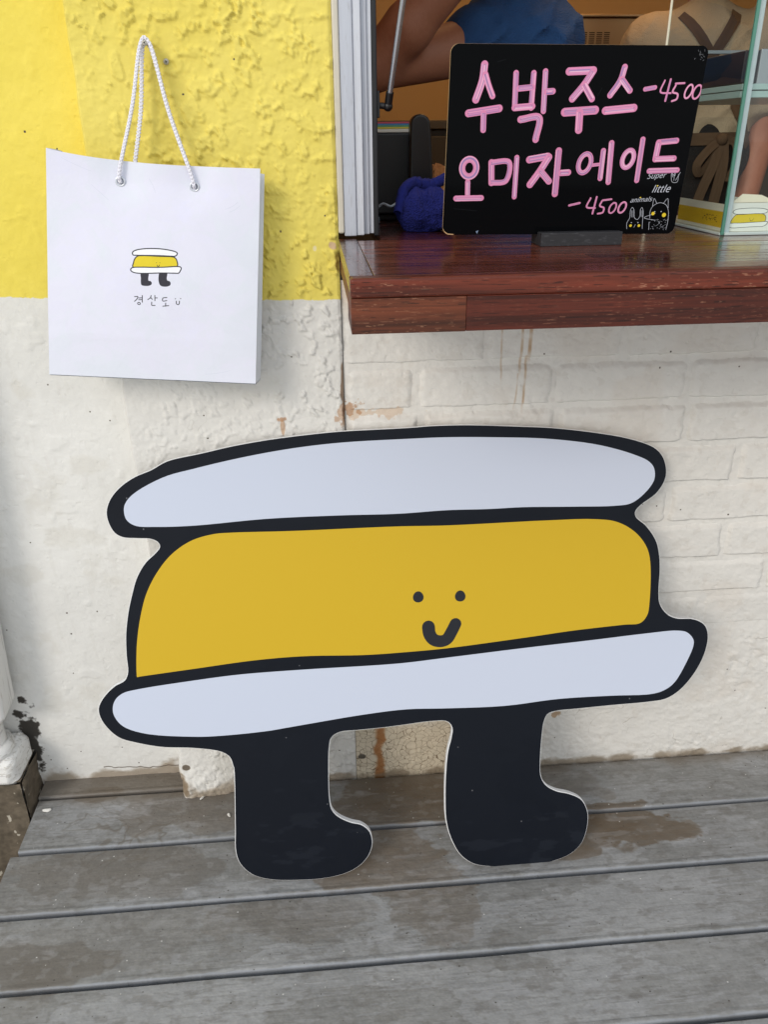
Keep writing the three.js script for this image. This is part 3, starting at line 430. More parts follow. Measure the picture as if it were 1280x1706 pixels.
// ---------------------------------------------------------------- window frame, strut
const YS = 1.0932;
{
  const f = thing('window_frame', 'pale grey aluminium frame of the serving window with black seal', 'window frame');
  const dirty = (r, g, b, s) => { const t = tex(128, 1024, (u, v) => { const n = 7 * fbm(u * 3, v * 14, 4, s) + 4 * fbm(u * 40, v * 60, 2, s + 1), st = ss(0.3, 0.55, fbm(u * 9, v * 60, 4, s + 2)); return mix3([r + n, g + n, b + n], [118, 112, 104], 0.12 * st); }); return new THREE.MeshStandardMaterial({ map: t, roughness: 0.45 }); };
  const A = dirty(188, 193, 203, 451), B = dirty(205, 209, 217, 455), S = dirty(206, 200, 184, 459);
  const y0 = YS + 0.0035, y1 = 2.0995;
  part('sealant', rbox(0.0378, 0.0475, y0 + 0.004, y1, -0.03, -0.001, 0.003), S, f);
  part('jamb', rbox(0.0477, 0.0665, y0, y1, -0.1, -0.004, 0.0012), A, f);
  part('jamb', rbox(0.0667, 0.0785, y0 + 0.0005, y1, -0.1, -0.0075, 0.0012), B, f);
  part('jamb', rbox(0.0787, 0.0875, y0 + 0.001, y1, -0.1, -0.0165, 0.0012), A, f);
  part('jamb', rbox(0.0877, 0.0945, y0 + 0.0015, y1, -0.1, -0.0215, 0.0012), B, f);
  part('seal', rbox(0.0947, 0.1025, YS + 0.001, y1, -0.11, -0.022, 0.002), mat(0x15171b, 0.55), f);
  part('head_rail', rbox(0.1027, 1.6805, 2.05, y1, -0.1, -0.006, 0.001), A, f);
  part('jamb', rbox(1.6807, 1.7495, y0, y1, -0.1, -0.004, 0.0012), A, f);
  const steel = mat(0xb9bcc4, 0.22, { metalness: 0.85 }), black = mat(0x17171a, 0.4);
  const p0 = V(0.1215, 1.292, -0.03), p1 = V(0.1365, 1.405, 0.02), d = p1.clone().sub(p0).normalize(), end = p0.clone().addScaledVector(d, 0.62);
  const st = part('gas_strut', [tube([p0, p0.clone().addScaledVector(d, 0.6)], 0.0042, 2, 16), tube([p0.clone().addScaledVector(d, 0.25), end], 0.0085, 2, 16)], steel, f);
  part('ball_joint', [new THREE.SphereGeometry(0.0072, 20, 14).translate(...p0.clone().addScaledVector(d, -0.016).toArray()), tube([p0.clone().addScaledVector(d, -0.016), p0.clone().addScaledVector(d, 0.004)], 0.0058, 2, 16), tube([p0.clone().addScaledVector(d, -0.016), V(0.1026, 1.279, -0.038)], 0.0045, 2, 10), rbox(0.1026, 0.1066, 1.262, 1.298, -0.05, -0.028, 0.001)], black, st);
}

// ---------------------------------------------------------------- wooden counter
{
  const c = thing('wooden_counter', 'thick reddish brown wooden serving counter along the window', 'counter');
  const wood = (s, base, dry, gloss) => {
    const long = tex(dry > 0.3 ? 2048 : 1024, dry > 0.3 ? 512 : 256, (u, v) => {
      const X = u * 1.0, Yv = v * 0.25, wv = Yv + 0.006 * fbm(X * 3, Yv * 8, 3, s);
      const g = fbm(X * 3, wv * 90, 4, s + 1), f = fbm(X * 16, wv * 500, 3, s + 2), pore = ss(0.34, 0.5, fbm(X * 45, wv * 620, 2, s + 3)), band = fbm(X * 0.8, wv * 26, 3, s + 4);
      let k = 1 + 0.30 * g + 0.16 * f + 0.28 * band; let q = base.map((b) => b * k); q = mix3(q, base.map((b) => b * 0.42), 0.6 * pore);
      if (dry) { const fl = ss(0.36, 0.56, fbm(X * 110 + 0.4 * fbm(X * 20, Yv * 60, 2, s + 5), wv * 900, 3, s + 6)) * ss(-0.25, 0.4, fbm(X * 4, wv * 30, 3, s + 7)); q = mix3(q, [184, 146, 118], 0.65 * dry * fl); }
      return q;
    });
    long.wrapS = long.wrapT = THREE.MirroredRepeatWrapping;
    const rough = tex(512, 256, (u, v) => gray(gloss + 40 * fbm(u * 8, v * 24, 4, s + 9) + 30 * ss(0.3, 0.5, fbm(u * 60, v * 60, 3, s + 10))), false);
    const bump = tex(1024, 256, (u, v) => gray(128 + 60 * fbm(u * 14, v * 110, 3, s + 2)), false);
    return new THREE.MeshPhysicalMaterial({ map: long, roughness: 1, roughnessMap: rough, bumpMap: bump, bumpScale: 0.0003, specularIntensity: 0.6 });
  };
  const topA = wood(501, [90, 40, 30], 0.1, 62), topB = wood(521, [72, 31, 25], 0.1, 58), topC = wood(541, [106, 52, 36], 0.1, 64), fr = wood(561, [92, 41, 28], 0.95, 100), frB = wood(581, [88, 38, 26], 0.6, 95), frC = wood(601, [104, 54, 34], 0.8, 130);
  for (const m of [topA, topB, topC]) { m.clearcoat = 0.55; m.clearcoatRoughness = 0.16; }
  const alongX = (g, o) => setUV(g, (x, y, z, nx, ny, nz) => [x * 1.0 + o * 0.37, (Math.abs(ny) > 0.6 ? z : y) * 4 + o * 0.61]);
  const alongZ = (g, o) => setUV(g, (x, y, z, nx, ny) => [z + o, (Math.abs(ny) > 0.6 ? x : y) * 4 + o * 0.5]);
  const x0 = 0.0372, x1 = 1.9, zf = 0.396, yb = 1.0318, ym = YS - 0.0192;
  part('end_strip', alongZ(rbox(x0, x0 + 0.028, ym, YS, -0.0005 + 0.003, zf - 0.0226, 0.0012), 3), topB, c);
  const cuts = [0.3735, 0.327, 0.276, 0.232, 0.18, 0.132, 0.078, 0.03]; let k = 0;
  for (let i = 0; i < cuts.length - 1; i++) {
    let a = x0 + 0.0284; const joints = [ra(0.35, 0.9), ra(1.1, 1.6)];
    for (const b of [...joints, x1]) { part('strip', alongX(rbox(a, b - 0.0003, ym + 0.0005 * (k % 2), YS - 0.0002 * (k % 3), cuts[i + 1] + 0.0002, cuts[i] - 0.0002, 0.0006), ++k), [topA, topB, topA, topC, topB][(k * 3 + i) % 5], c); a = b; }
  }
  part('strip', alongX(rbox(0.1034, x1, ym, YS - 0.0003, -0.55, 0.0296, 0.001), 40), topB, c);
  // front: a rounded upper board whose top edge is worn, and two lower pieces that meet a third of the way along
  const lip = (a, b, y0, y1, z0, z1, r, o, m) => part('front_board', alongX(rbox(a, b, y0, y1, z0, z1, r, 4), o), m, c);
  lip(x0, x1, ym - 0.0024, YS + 0.0003, zf - 0.0224, zf, 0.0038, 50, fr);
  lip(x0 + 0.0004, 0.1686, yb, ym - 0.0025, zf - 0.09, zf - 0.0007, 0.0009, 53, frC);
  lip(0.1688, x1, yb + 0.0003, ym - 0.0025, zf - 0.09, zf - 0.001, 0.0009, 57, frB);
  part('underside', alongX(box(x0 + 0.002, x1, yb + 0.012, ym - 0.0005, -0.0032, zf - 0.0902), 61), frB, c);
}

// ---------------------------------------------------------------- black menu board with marker lettering in its stand
{
  const W = 333.7, H = 233.2, k = 6;
  const cv = document.createElement('canvas'); cv.width = Math.round(W * k); cv.height = Math.round(H * k); const x = cv.getContext('2d'); x.scale(k, k);
  x.fillStyle = '#090a0c'; x.fillRect(0, 0, W, H);
  for (let i = 0; i < 320; i++) { x.fillStyle = 'rgba(70,72,80,' + ra(0.04, 0.3) + ')'; x.beginPath(); x.arc(ra(0, W), ra(0, H), ra(0.1, 0.35), 0, 7); x.fill(); }
  x.strokeStyle = 'rgba(110,112,122,0.25)'; x.lineWidth = 0.4; for (const l of [[196, 58, 201, 48], [14, 198, 46, 201], [60, 20, 71, 17], [290, 66, 300, 64]]) { x.beginPath(); x.moveTo(l[0], l[1]); x.lineTo(l[2], l[3]); x.stroke(); }
  x.lineCap = x.lineJoin = 'round';
  // print: words, crown, rabbit and fox outlines
  x.strokeStyle = x.fillStyle = '#c6cad4'; x.lineWidth = 0.6;
  for (const w of WHITE) { w.length > 4 ? curve(x, w) : poly(x, w); x.stroke(); }
  for (const [px, py, r] of [[269.7, 217.6, 0.75], [279.2, 217.6, 0.75], [300.9, 203, 0.8], [310, 202.7, 0.8]]) { x.beginPath(); x.arc(px, py, r, 0, 7); x.fill(); }
  const word = (t, px, py, s, a) => { x.save(); x.translate(px, py); x.transform(1, 0, -0.38, 1, 0, 0); x.rotate(a); x.font = s + 'px sans-serif'; x.fillText(t, 0, 0); x.restore(); };
  word('Super', 281, 159.4, 9.6, -0.06); word('little', 290.5, 177.4, 13, -0.02); word('animals', 262.5, 190.6, 8.6, -0.06); word('I', 273.8, 223.6, 5, 0);
  for (let i = 0; i < 44; i++) { const px = ra(296, 321), py = ra(213, 227); x.fillRect(px, py, 0.55, 0.9); }
  x.fillStyle = '#e8cc3a'; for (const [px, py, r] of [[269.2, 221.8, 1.9], [281.3, 221.8, 1.9], [298.8, 205.4, 2.4], [315, 207.4, 2.9], [276.8, 184, 1], [298, 168.6, 1]]) { x.beginPath(); x.arc(px, py, r, 0, 7); x.fill(); }
  // pink paint marker, each stroke drawn as overlapping passes
  const pinks = ['#d98bb9', '#ec9fc4', '#b47ca8', '#f2b9d4', '#9f86b8', '#f6cfe0', '#8f78a8'];
  const passes = (w, path) => { x.strokeStyle = '#dc8bb2'; x.lineWidth = w; path(0, 0); x.stroke(); const n = w > 5 ? 12 : 3; for (let i = 0; i < n; i++) { const o = (i / (n - 1) - 0.5) * w * 0.68 + ra(-0.2, 0.2); x.strokeStyle = pinks[Math.floor(rnd() * 7)]; x.globalAlpha = ra(0.3, 0.85); x.lineWidth = ra(0.35, 1.3) * Math.min(1, w / 6); path(o, ra(-1, 1)); x.stroke(); } x.globalAlpha = 1; };
  const offset = (a, o) => { const r = []; for (let i = 0; i < a.length; i += 2) { const i0 = Math.max(0, i - 2), i1 = Math.min(a.length - 2, i + 2), tx = a[i1] - a[i0], ty = a[i1 + 1] - a[i0 + 1], l = Math.hypot(tx, ty) || 1; r.push(a[i] - ty / l * o, a[i + 1] + tx / l * o); } return r; };
  for (const m of MARKER) { const a = m.slice(1); passes(m[0] > 5 ? m[0] * 1.0 : m[0] * 0.88, (o, e) => { a.length === 4 ? poly(x, offset(a, o)) : curve(x, offset(a, o)); }); x.fillStyle = '#8f6f9d'; if (m[0] > 6) for (const i of [0, a.length - 2]) { x.globalAlpha = 0.45; x.beginPath(); x.arc(a[i] + ra(-0.6, 0.6), a[i + 1] + ra(-0.6, 0.6), 0.9, 0, 7); x.fill(); x.globalAlpha = 1; } }
  for (const [cx, cy, rx, ry, w, t] of RINGS) passes(w > 5 ? w * 0.98 : w * 0.85, (o) => { x.beginPath(); x.ellipse(cx, cy, rx + o, ry + o, t, 0, 7); });
  // scuffs at the corners down to the pale core
  x.fillStyle = '#c9a77c'; poly(x, [0, 224, 2.2, 228, 7, 231.4, 16, 232.2, 16, 233.2, 0, 233.2]); x.fill(); x.strokeStyle = '#b8bac0'; x.lineWidth = 0.5; for (let i = 0; i < 14; i++) { const px = ra(314, 330), py = ra(4, 16); x.globalAlpha = 0.6; x.beginPath(); x.moveTo(px, py); x.lineTo(px + ra(-2, 2), py + ra(-2.4, 2.4)); x.stroke(); } x.globalAlpha = 1; x.fillStyle = '#7d8ea8'; poly(x, [47, 229, 51, 227, 49.5, 232]); x.fill();
  const t = canvasTex(cv);
  const s = thing('menu_board', 'black menu board with pink handwritten prices standing on the counter', 'menu board', [0.35, YS, 0.128]);
  const w = W / 1000, h = H / 1000, r = 0.0105, sh = new THREE.Shape();
  sh.moveTo(-w / 2 + r, 0); sh.lineTo(w / 2 - r, 0); sh.absarc(w / 2 - r, r, r, -Math.PI / 2, 0); sh.lineTo(w / 2, h - r); sh.absarc(w / 2 - r, h - r, r, 0, Math.PI / 2); sh.lineTo(-w / 2 + r, h); sh.absarc(-w / 2 + r, h - r, r, Math.PI / 2, Math.PI); sh.lineTo(-w / 2, r); sh.absarc(-w / 2 + r, r, r, Math.PI, 1.5 * Math.PI);
  const tilt = new THREE.Euler(0.1216, -0.028, -0.0126, 'YXZ'), place = (o) => { o.rotation.copy(tilt); o.position.set(-0.0022, 0.0143, 0.0022); return o; };
  const face = setUV(new THREE.ExtrudeGeometry(sh, { depth: 0.0006, bevelEnabled: false, curveSegments: 10 }), (px, py) => [px / w + 0.5, py / h]);
  place(part('board', new THREE.ExtrudeGeometry(sh, { depth: 0.0034, bevelEnabled: false, curveSegments: 10 }).translate(0, 0, -0.0035), mat(0xc4a67c, 0.7), s));
  place(part('writing_face', face, new THREE.MeshPhysicalMaterial({ map: t, roughness: 0.12, specularIntensity: 0.12 }), s));
  // the block it is slotted into, left end cut on a slant
  const q = new THREE.Shape([[-0.032, -0.029], [0.083, -0.029], [0.083, 0.022], [-0.032, 0.022], [-0.032, -0.029]].map(([a, b]) => new THREE.Vector2(a, -b)));
  const blk = new THREE.ExtrudeGeometry(q, { depth: 0.0165, bevelEnabled: true, bevelThickness: 0.0008, bevelSize: 0.0008, bevelSegments: 2 }).rotateX(-Math.PI / 2).translate(0, 0.0009, 0);
  const bm = new THREE.MeshStandardMaterial({ map: tex(256, 256, (u, v) => { const n = 6 * fbm(u * 6, v * 90, 4, 621), e = ss(0.3, 0.5, fbm(u * 20, v * 60, 4, 623)); return mix3([38 + n, 38 + n, 41 + n], [92, 92, 96], 0.4 * e); }), roughness: 0.6 });
  setUV(blk, (px, py, pz) => [px * 6, (py + pz) * 8]);
  part('stand', blk, bm, s);
}

// ---------------------------------------------------------------- glass case with a paper box
{
  const g = thing('glass_case', 'glass display case with steel shelf at the right end of the counter', 'display case');
  const x0 = 0.6196, x1 = 1.55, z0 = -0.239, z1 = 0.0655, y0 = YS + 0.0012, y1 = 1.62;
  const pane = new THREE.MeshPhysicalMaterial({ color: 0xf4fbf8, roughness: 0.02, transmission: 1, thickness: 0, ior: 1.5 });
  const edge = new THREE.MeshPhysicalMaterial({ color: 0x5fa08c, roughness: 0.25, transmission: 0.35, thickness: 0 });
  const clear = new THREE.MeshPhysicalMaterial({ color: 0xdfe8ee, roughness: 0.35, transmission: 0.45, thickness: 0 });
  part('side_pane', new THREE.PlaneGeometry(z1 - z0 - 0.004, y1 - y0).rotateY(-Math.PI / 2).translate(x0 + 0.0025, (y0 + y1) / 2, (z0 + z1) / 2), pane, g);
  part('front_pane', new THREE.PlaneGeometry(x1 - x0 - 0.006, y1 - y0).translate((x0 + x1) / 2, (y0 + y1) / 2, z1 - 0.0025), pane, g);
  part('pane_edge', rbox(x0, x0 + 0.005, y0, y1, z1 - 0.0015, z1 + 0.0025, 0.0008), edge, g);
  part('pane_edge', rbox(x0 + 0.0004, x0 + 0.0044, y0, y1, z0, z0 + 0.0015, 0.0005), mat(0xe8dfc8, 0.3), g);
  part('sealant', rbox(x0 + 0.0052, x0 + 0.0155, y0, y1, z1 - 0.0068, z1 - 0.0035, 0.001), clear, g);
  part('base_rim', [rbox(x0 - 0.001, x0 + 0.006, YS + 0.0004, YS + 0.004, z0, z1, 0.0008), rbox(x0 + 0.0062, x1, YS + 0.0004, YS + 0.0045, z1 - 0.006, z1 + 0.002, 0.0008)], mat(0xbfcdc9, 0.3), g);
  part('base', rbox(x0 + 0.008, x1, YS + 0.0005, YS + 0.004, z0, z1 - 0.008, 0.001), mat(0xb7b0a4, 0.4), g);
  const sh = part('shelf', rbox(x0 + 0.006, x1, 1.3005, 1.342, z0 + 0.004, 0.043, 0.002), mat(0x1b2432, 0.5), g);
  part('shelf_front', rbox(x0 + 0.0265, x1, 1.298, 1.3435, 0.0432, 0.049, 0.002), mat(0x9a9da3, 0.35, { metalness: 0.8 }), sh);
  part('shelf_glass', [rbox(x0 + 0.0055, x1, 1.2915, 1.2995, z0 + 0.004, 0.05, 0.001), rbox(x0 + 0.0058, x1, 1.2815, 1.2905, z0 + 0.004, 0.048, 0.001)], mat(0x9fb6b4, 0.3), sh);
  part('back_rail', rbox(x0 + 0.006, x1, 1.36, 1.366, z0, z0 + 0.008, 0.001), mat(0x8b8d90, 0.35, { metalness: 0.8 }), g);
}
{
  const b = thing('paper_box', 'white paper cake box with printed bun and yellow side inside glass case', 'box', [0.632, YS + 0.0042, 0.049]);
  const cv = document.createElement('canvas'); cv.width = 640; cv.height = 360; const x = cv.getContext('2d'); x.scale(8, 8);
  x.fillStyle = '#eceae4'; x.fillRect(0, 0, 80, 45); x.lineJoin = x.lineCap = 'round'; x.strokeStyle = '#1d1d22'; x.lineWidth = 0.75;
  x.fillStyle = '#f4f3ee'; curve(x, [9, 14, 12, 10.4, 24, 8.6, 40, 8.4, 52, 10, 56.5, 13, 53, 16.4, 40, 17.6, 24, 17.6, 12, 17], true); x.fill(); x.stroke();
  x.fillStyle = '#e6c81e'; curve(x, [8.5, 31, 10, 24, 14, 18.8, 24, 18, 50, 18, 54, 21.5, 54, 30, 40, 30.5, 24, 31.5], true); x.fill(); x.stroke();
  x.fillStyle = '#f4f3ee'; curve(x, [5, 35.5, 8, 32.2, 24, 31.6, 48, 30.4, 58, 30.6, 57, 34.6, 53, 37.6, 40, 38, 24, 38.8, 10, 39], true); x.fill(); x.stroke();
  x.lineWidth = 0.5; curve(x, [33.5, 26.6, 35.5, 28.6, 38, 26.4]); x.stroke(); x.fillStyle = '#1d1d22'; for (const px of [33, 38.4]) { x.beginPath(); x.arc(px, 24.4, 0.4, 0, 7); x.fill(); }
  const card = mat(0xe8e5dd, 0.6), yel = new THREE.MeshStandardMaterial({ map: tex(256, 128, (u, v) => { const n = 5 * fbm(u * 9, v * 9, 3, 641); const k = v > 0.12 && v < 0.72; const ink = k && u > 0.55 && u < 0.86 && v > 0.3 && v < 0.55 && fbm(u * 60, v * 26, 2, 643) > 0.25; return ink ? [92, 70, 22] : k ? [214 + n, 172 + n, 30] : [226 + n, 220 + n, 204 + n]; }), roughness: 0.6 });
  const w = 0.095, h = 0.041, d = 0.17;
  part('front_panel', new THREE.BoxGeometry(w, h, 0.001).translate(w / 2, h / 2, 0), new THREE.MeshStandardMaterial({ map: canvasTex(cv), roughness: 0.55 }), b);
  part('side_panel', new THREE.BoxGeometry(0.001, h - 0.002, d).translate(0.0005, (h - 0.002) / 2, -d / 2 - 0.0006), yel, b);
  part('side_panel', box(w - 0.001, w, 0, h - 0.002, -d - 0.0006, -0.0006), card, b);
  part('bottom', box(0.0011, w - 0.0011, 0.0002, 0.0012, -d, -0.0006), card, b);
  const flap = new THREE.Shape([[0.012, 0], [0.085, 0], [0.06, 0.011], [0.03, 0.013]].map(([a, c]) => new THREE.Vector2(a, c)));
  part('lid_flap', new THREE.ExtrudeGeometry(flap, { depth: 0.001, bevelEnabled: false }).rotateX(-0.35).translate(0, h - 0.0005, -0.012), mat(0xe9dcc6, 0.65), b);
}

// ---------------------------------------------------------------- small things on the counter behind the window
{
  const blackP = mat(0x121417, 0.45), stripes = [0xc94f5e, 0x4e86b8, 0x62a17a, 0xd6c243];
  const d = thing('card_terminal', 'black box with striped paper strips on top, just inside the window', 'device', [0.13, YS, -0.32]);
  part('body', rbox(-0.03, 0.053, 0.012, 0.15, -0.04, 0.04, 0.004), blackP, d);
  part('foot', rbox(-0.03, 0.05, 0.0002, 0.0118, -0.035, 0.03, 0.003), mat(0x0d0e10, 0.6), d);
  const pad = part('paper_pad', rbox(-0.03, 0.05, 0.1503, 0.156, -0.035, 0.036, 0.001), mat(0xe2ddd0, 0.7), d);
  stripes.forEach((c, i) => part('paper_strip', rbox(-0.03, 0.05, 0.1565 + 0.0028 * (3 - i), 0.1592 + 0.0028 * (3 - i), -0.03, 0.034, 0.0004), mat(c, 0.7), pad));
  const h = thing('phone_handset', 'black upright handset beside the striped paper strips', 'phone', [0.193, YS, -0.23]);
  const hs = new THREE.Shape(); hs.moveTo(-0.016, 0); hs.lineTo(0.02, 0); hs.bezierCurveTo(0.019, 0.06, 0.016, 0.11, 0.012, 0.158); hs.bezierCurveTo(0.01, 0.174, -0.013, 0.174, -0.0145, 0.158); hs.bezierCurveTo(-0.0155, 0.1, -0.016, 0.05, -0.016, 0);
  part('handle', new THREE.ExtrudeGeometry(hs, { depth: 0.024, bevelEnabled: true, bevelThickness: 0.005, bevelSize: 0.004, bevelSegments: 4, curveSegments: 14 }).translate(0, 0.0042, -0.012), mat(0x0f1013, 0.35), h);
  part('cradle', rbox(-0.03, 0.034, 0.0002, 0.03, -0.05, 0.05, 0.006), mat(0x16171a, 0.5), h);
  // fuzzy blue cloth: a lumpy heap with short pile
  const cl = thing('blue_cloth', 'bunched fuzzy dark blue cloth on the counter left of menu board', 'cloth', [0.185, YS, -0.11]);
  const sp = new THREE.IcosahedronGeometry(1, 40), pp = sp.attributes.position;
  for (let i = 0; i < pp.count; i++) {
    const a = V(pp.getX(i), pp.getY(i), pp.getZ(i)), th = Math.atan2(a.z, a.x), n = 0.16 * fbm(a.x * 1.8 + 4, a.y * 1.8 + a.z * 1.5, 2, 651) + 0.1 * Math.abs(fbm(a.x * 3 + a.y * 1.2, a.y * 1.1 + a.z * 2, 2, 653)), pile = 0.03 * noise(a.x * 60, a.y * 60 + a.z * 45, 655);
    const r = 1.04 + n + pile + 0.03 * Math.sin(3 * th);
    pp.setXYZ(i, a.x * r * 0.046, Math.max(0.0005, 0.03 + a.y * r * 0.038), a.z * r * 0.055);
  }
  sp.computeVertexNormals();
  part('heap', sp, new THREE.MeshPhysicalMaterial({ color: 0x0b1660, roughness: 1, sheen: 0.2, sheenColor: new THREE.Color(0x222e9a), sheenRoughness: 0.6 }), cl);
  const fold = tube([[-0.046, 0.03, 0.035], [-0.036, 0.064, 0.026], [-0.02, 0.074, 0.012], [0.01, 0.07, 0.0], [0.04, 0.078, -0.01], [0.055, 0.06, -0.02]], 0.0085, 60, 14); const fp = fold.attributes.position; for (let i = 0; i < fp.count; i++) { const n = 0.0025 * noise(fp.getX(i) * 500, fp.getY(i) * 500 + fp.getZ(i) * 410, 9); fp.setXYZ(i, fp.getX(i) + n, fp.getY(i) + n, fp.getZ(i)); } fold.computeVertexNormals();
  part('fold', fold, cl.children[0].material, cl);
  const cb = thing('cable', 'pale tangled cable lying under the black box by the window frame', 'cable', [0.14, YS, -0.235]);
  part('cord', tube([[-0.03, 0.02, 0], [-0.014, 0.034, 0.006], [0.0, 0.03, 0.012], [0.014, 0.036, 0.006], [0.03, 0.033, 0.0], [0.042, 0.035, -0.01]], 0.0022, 50, 8), mat(0xa9b2ba, 0.5), cb); part('plug', rbox(-0.036, -0.02, 0.0005, 0.012, -0.006, 0.006, 0.002), mat(0x8f979f, 0.5), cb);
  const pb = thing('kraft_paper', 'crumpled brown paper behind the black handset', 'paper', [0.235, YS, -0.3]);
  const ig = new THREE.IcosahedronGeometry(1, 7), ip = ig.attributes.position; for (let i = 0; i < ip.count; i++) { const a = V(ip.getX(i), ip.getY(i), ip.getZ(i)), n = 1 + 0.3 * fbm(a.x * 3, a.y * 3 + a.z * 2.3, 2, 661); ip.setXYZ(i, a.x * n * 0.035, Math.max(0.0004, 0.045 + a.y * n * 0.05), a.z * n * 0.035); } ig.computeVertexNormals();
  part('sheet', ig, mat(0xa36a3a, 0.85), pb);
}

// ---------------------------------------------------------------- back of the shop: cabinet, steel machine, lamp
{
  const k = thing('back_cabinet', 'dark olive cabinet along the back wall of the shop', 'cabinet', [0.6, 0, -1.85]);
  part('carcass', rbox(-1.4, 1.8, 0.05, 1.262, -0.7, 0, 0.004), mat(0x4a4438, 0.6), k); part('plinth', box(-1.38, 1.78, 0.001, 0.0495, -0.66, -0.04), mat(0x23211d, 0.8), k);
  part('worktop', rbox(-1.41, 1.81, 1.2625, 1.292, -0.72, 0.02, 0.004), mat(0x575041, 0.5), k);
  for (let i = 0; i < 4; i++) { const d = part('cabinet_door', rbox(-1.37 + i * 0.79, -0.61 + i * 0.79, 0.08, 1.24, 0.0004, 0.018, 0.003), mat(0x484236, 0.6), k); part('handle', rbox(-0.66 + i * 0.79, -0.645 + i * 0.79, 0.85, 1.05, 0.0185, 0.03, 0.003), mat(0x8c8577, 0.3, { metalness: 0.8 }), d); }
  const m = thing('steel_machine', 'brown steel oven with vent slots and handle behind the blue shirt', 'oven', [0.98, 1.2925, -1.52]);
  const st = mat(0xa98c66, 0.38, { metalness: 0.7 });
  part('housing', rbox(-0.25, 0.165, 0, 0.276, -0.42, 0, 0.006), st, m);
  part('top_rim', rbox(-0.252, 0.167, 0.2762, 0.284, -0.42, 0.004, 0.002), mat(0xb79a72, 0.35, { metalness: 0.7 }), m);
  for (let r = 0; r < 6; r++) for (let c = 0; c < 4; c++) part('vent_slot', box(-0.118 + c * 0.024, -0.1 + c * 0.024, 0.205 + r * 0.0056, 0.2075 + r * 0.0056, -0.001, 0.0006), mat(0x2b2017, 0.9), m);
  part('handle', [rbox(0.062, 0.122, 0.25, 0.256, 0.012, 0.02, 0.002), rbox(0.062, 0.068, 0.25, 0.256, 0.0005, 0.0118, 0.001), rbox(0.116, 0.122, 0.25, 0.256, 0.0005, 0.0118, 0.001)], mat(0xc8b48f, 0.3, { metalness: 0.8 }), m);
  part('control_panel', rbox(-0.22, 0.14, 0.02, 0.1, 0.0004, 0.006, 0.003), mat(0x3a3027, 0.5), m);
  const l = thing('ceiling_lamp', 'warm panel lamp on the ceiling inside the shop', 'lamp', [0.85, 2.595, -1.15]);
  part('housing', rbox(-0.32, 0.32, -0.05, 0, -0.32, 0.32, 0.01), mat(0xded8cc, 0.6), l);
  part('lamp_panel', box(-0.3, 0.3, -0.0535, -0.0505, -0.3, 0.3), new THREE.MeshStandardMaterial({ color: 0xfff0d8, emissive: 0xffc98a, emissiveIntensity: 2.2 }), l);
  const a = new THREE.RectAreaLight(0xffc98e, 5.5, 0.6, 0.6); a.position.set(0.85, 2.537, -1.15); a.lookAt(0.85, 0, -1.15); scene.add(a);
}

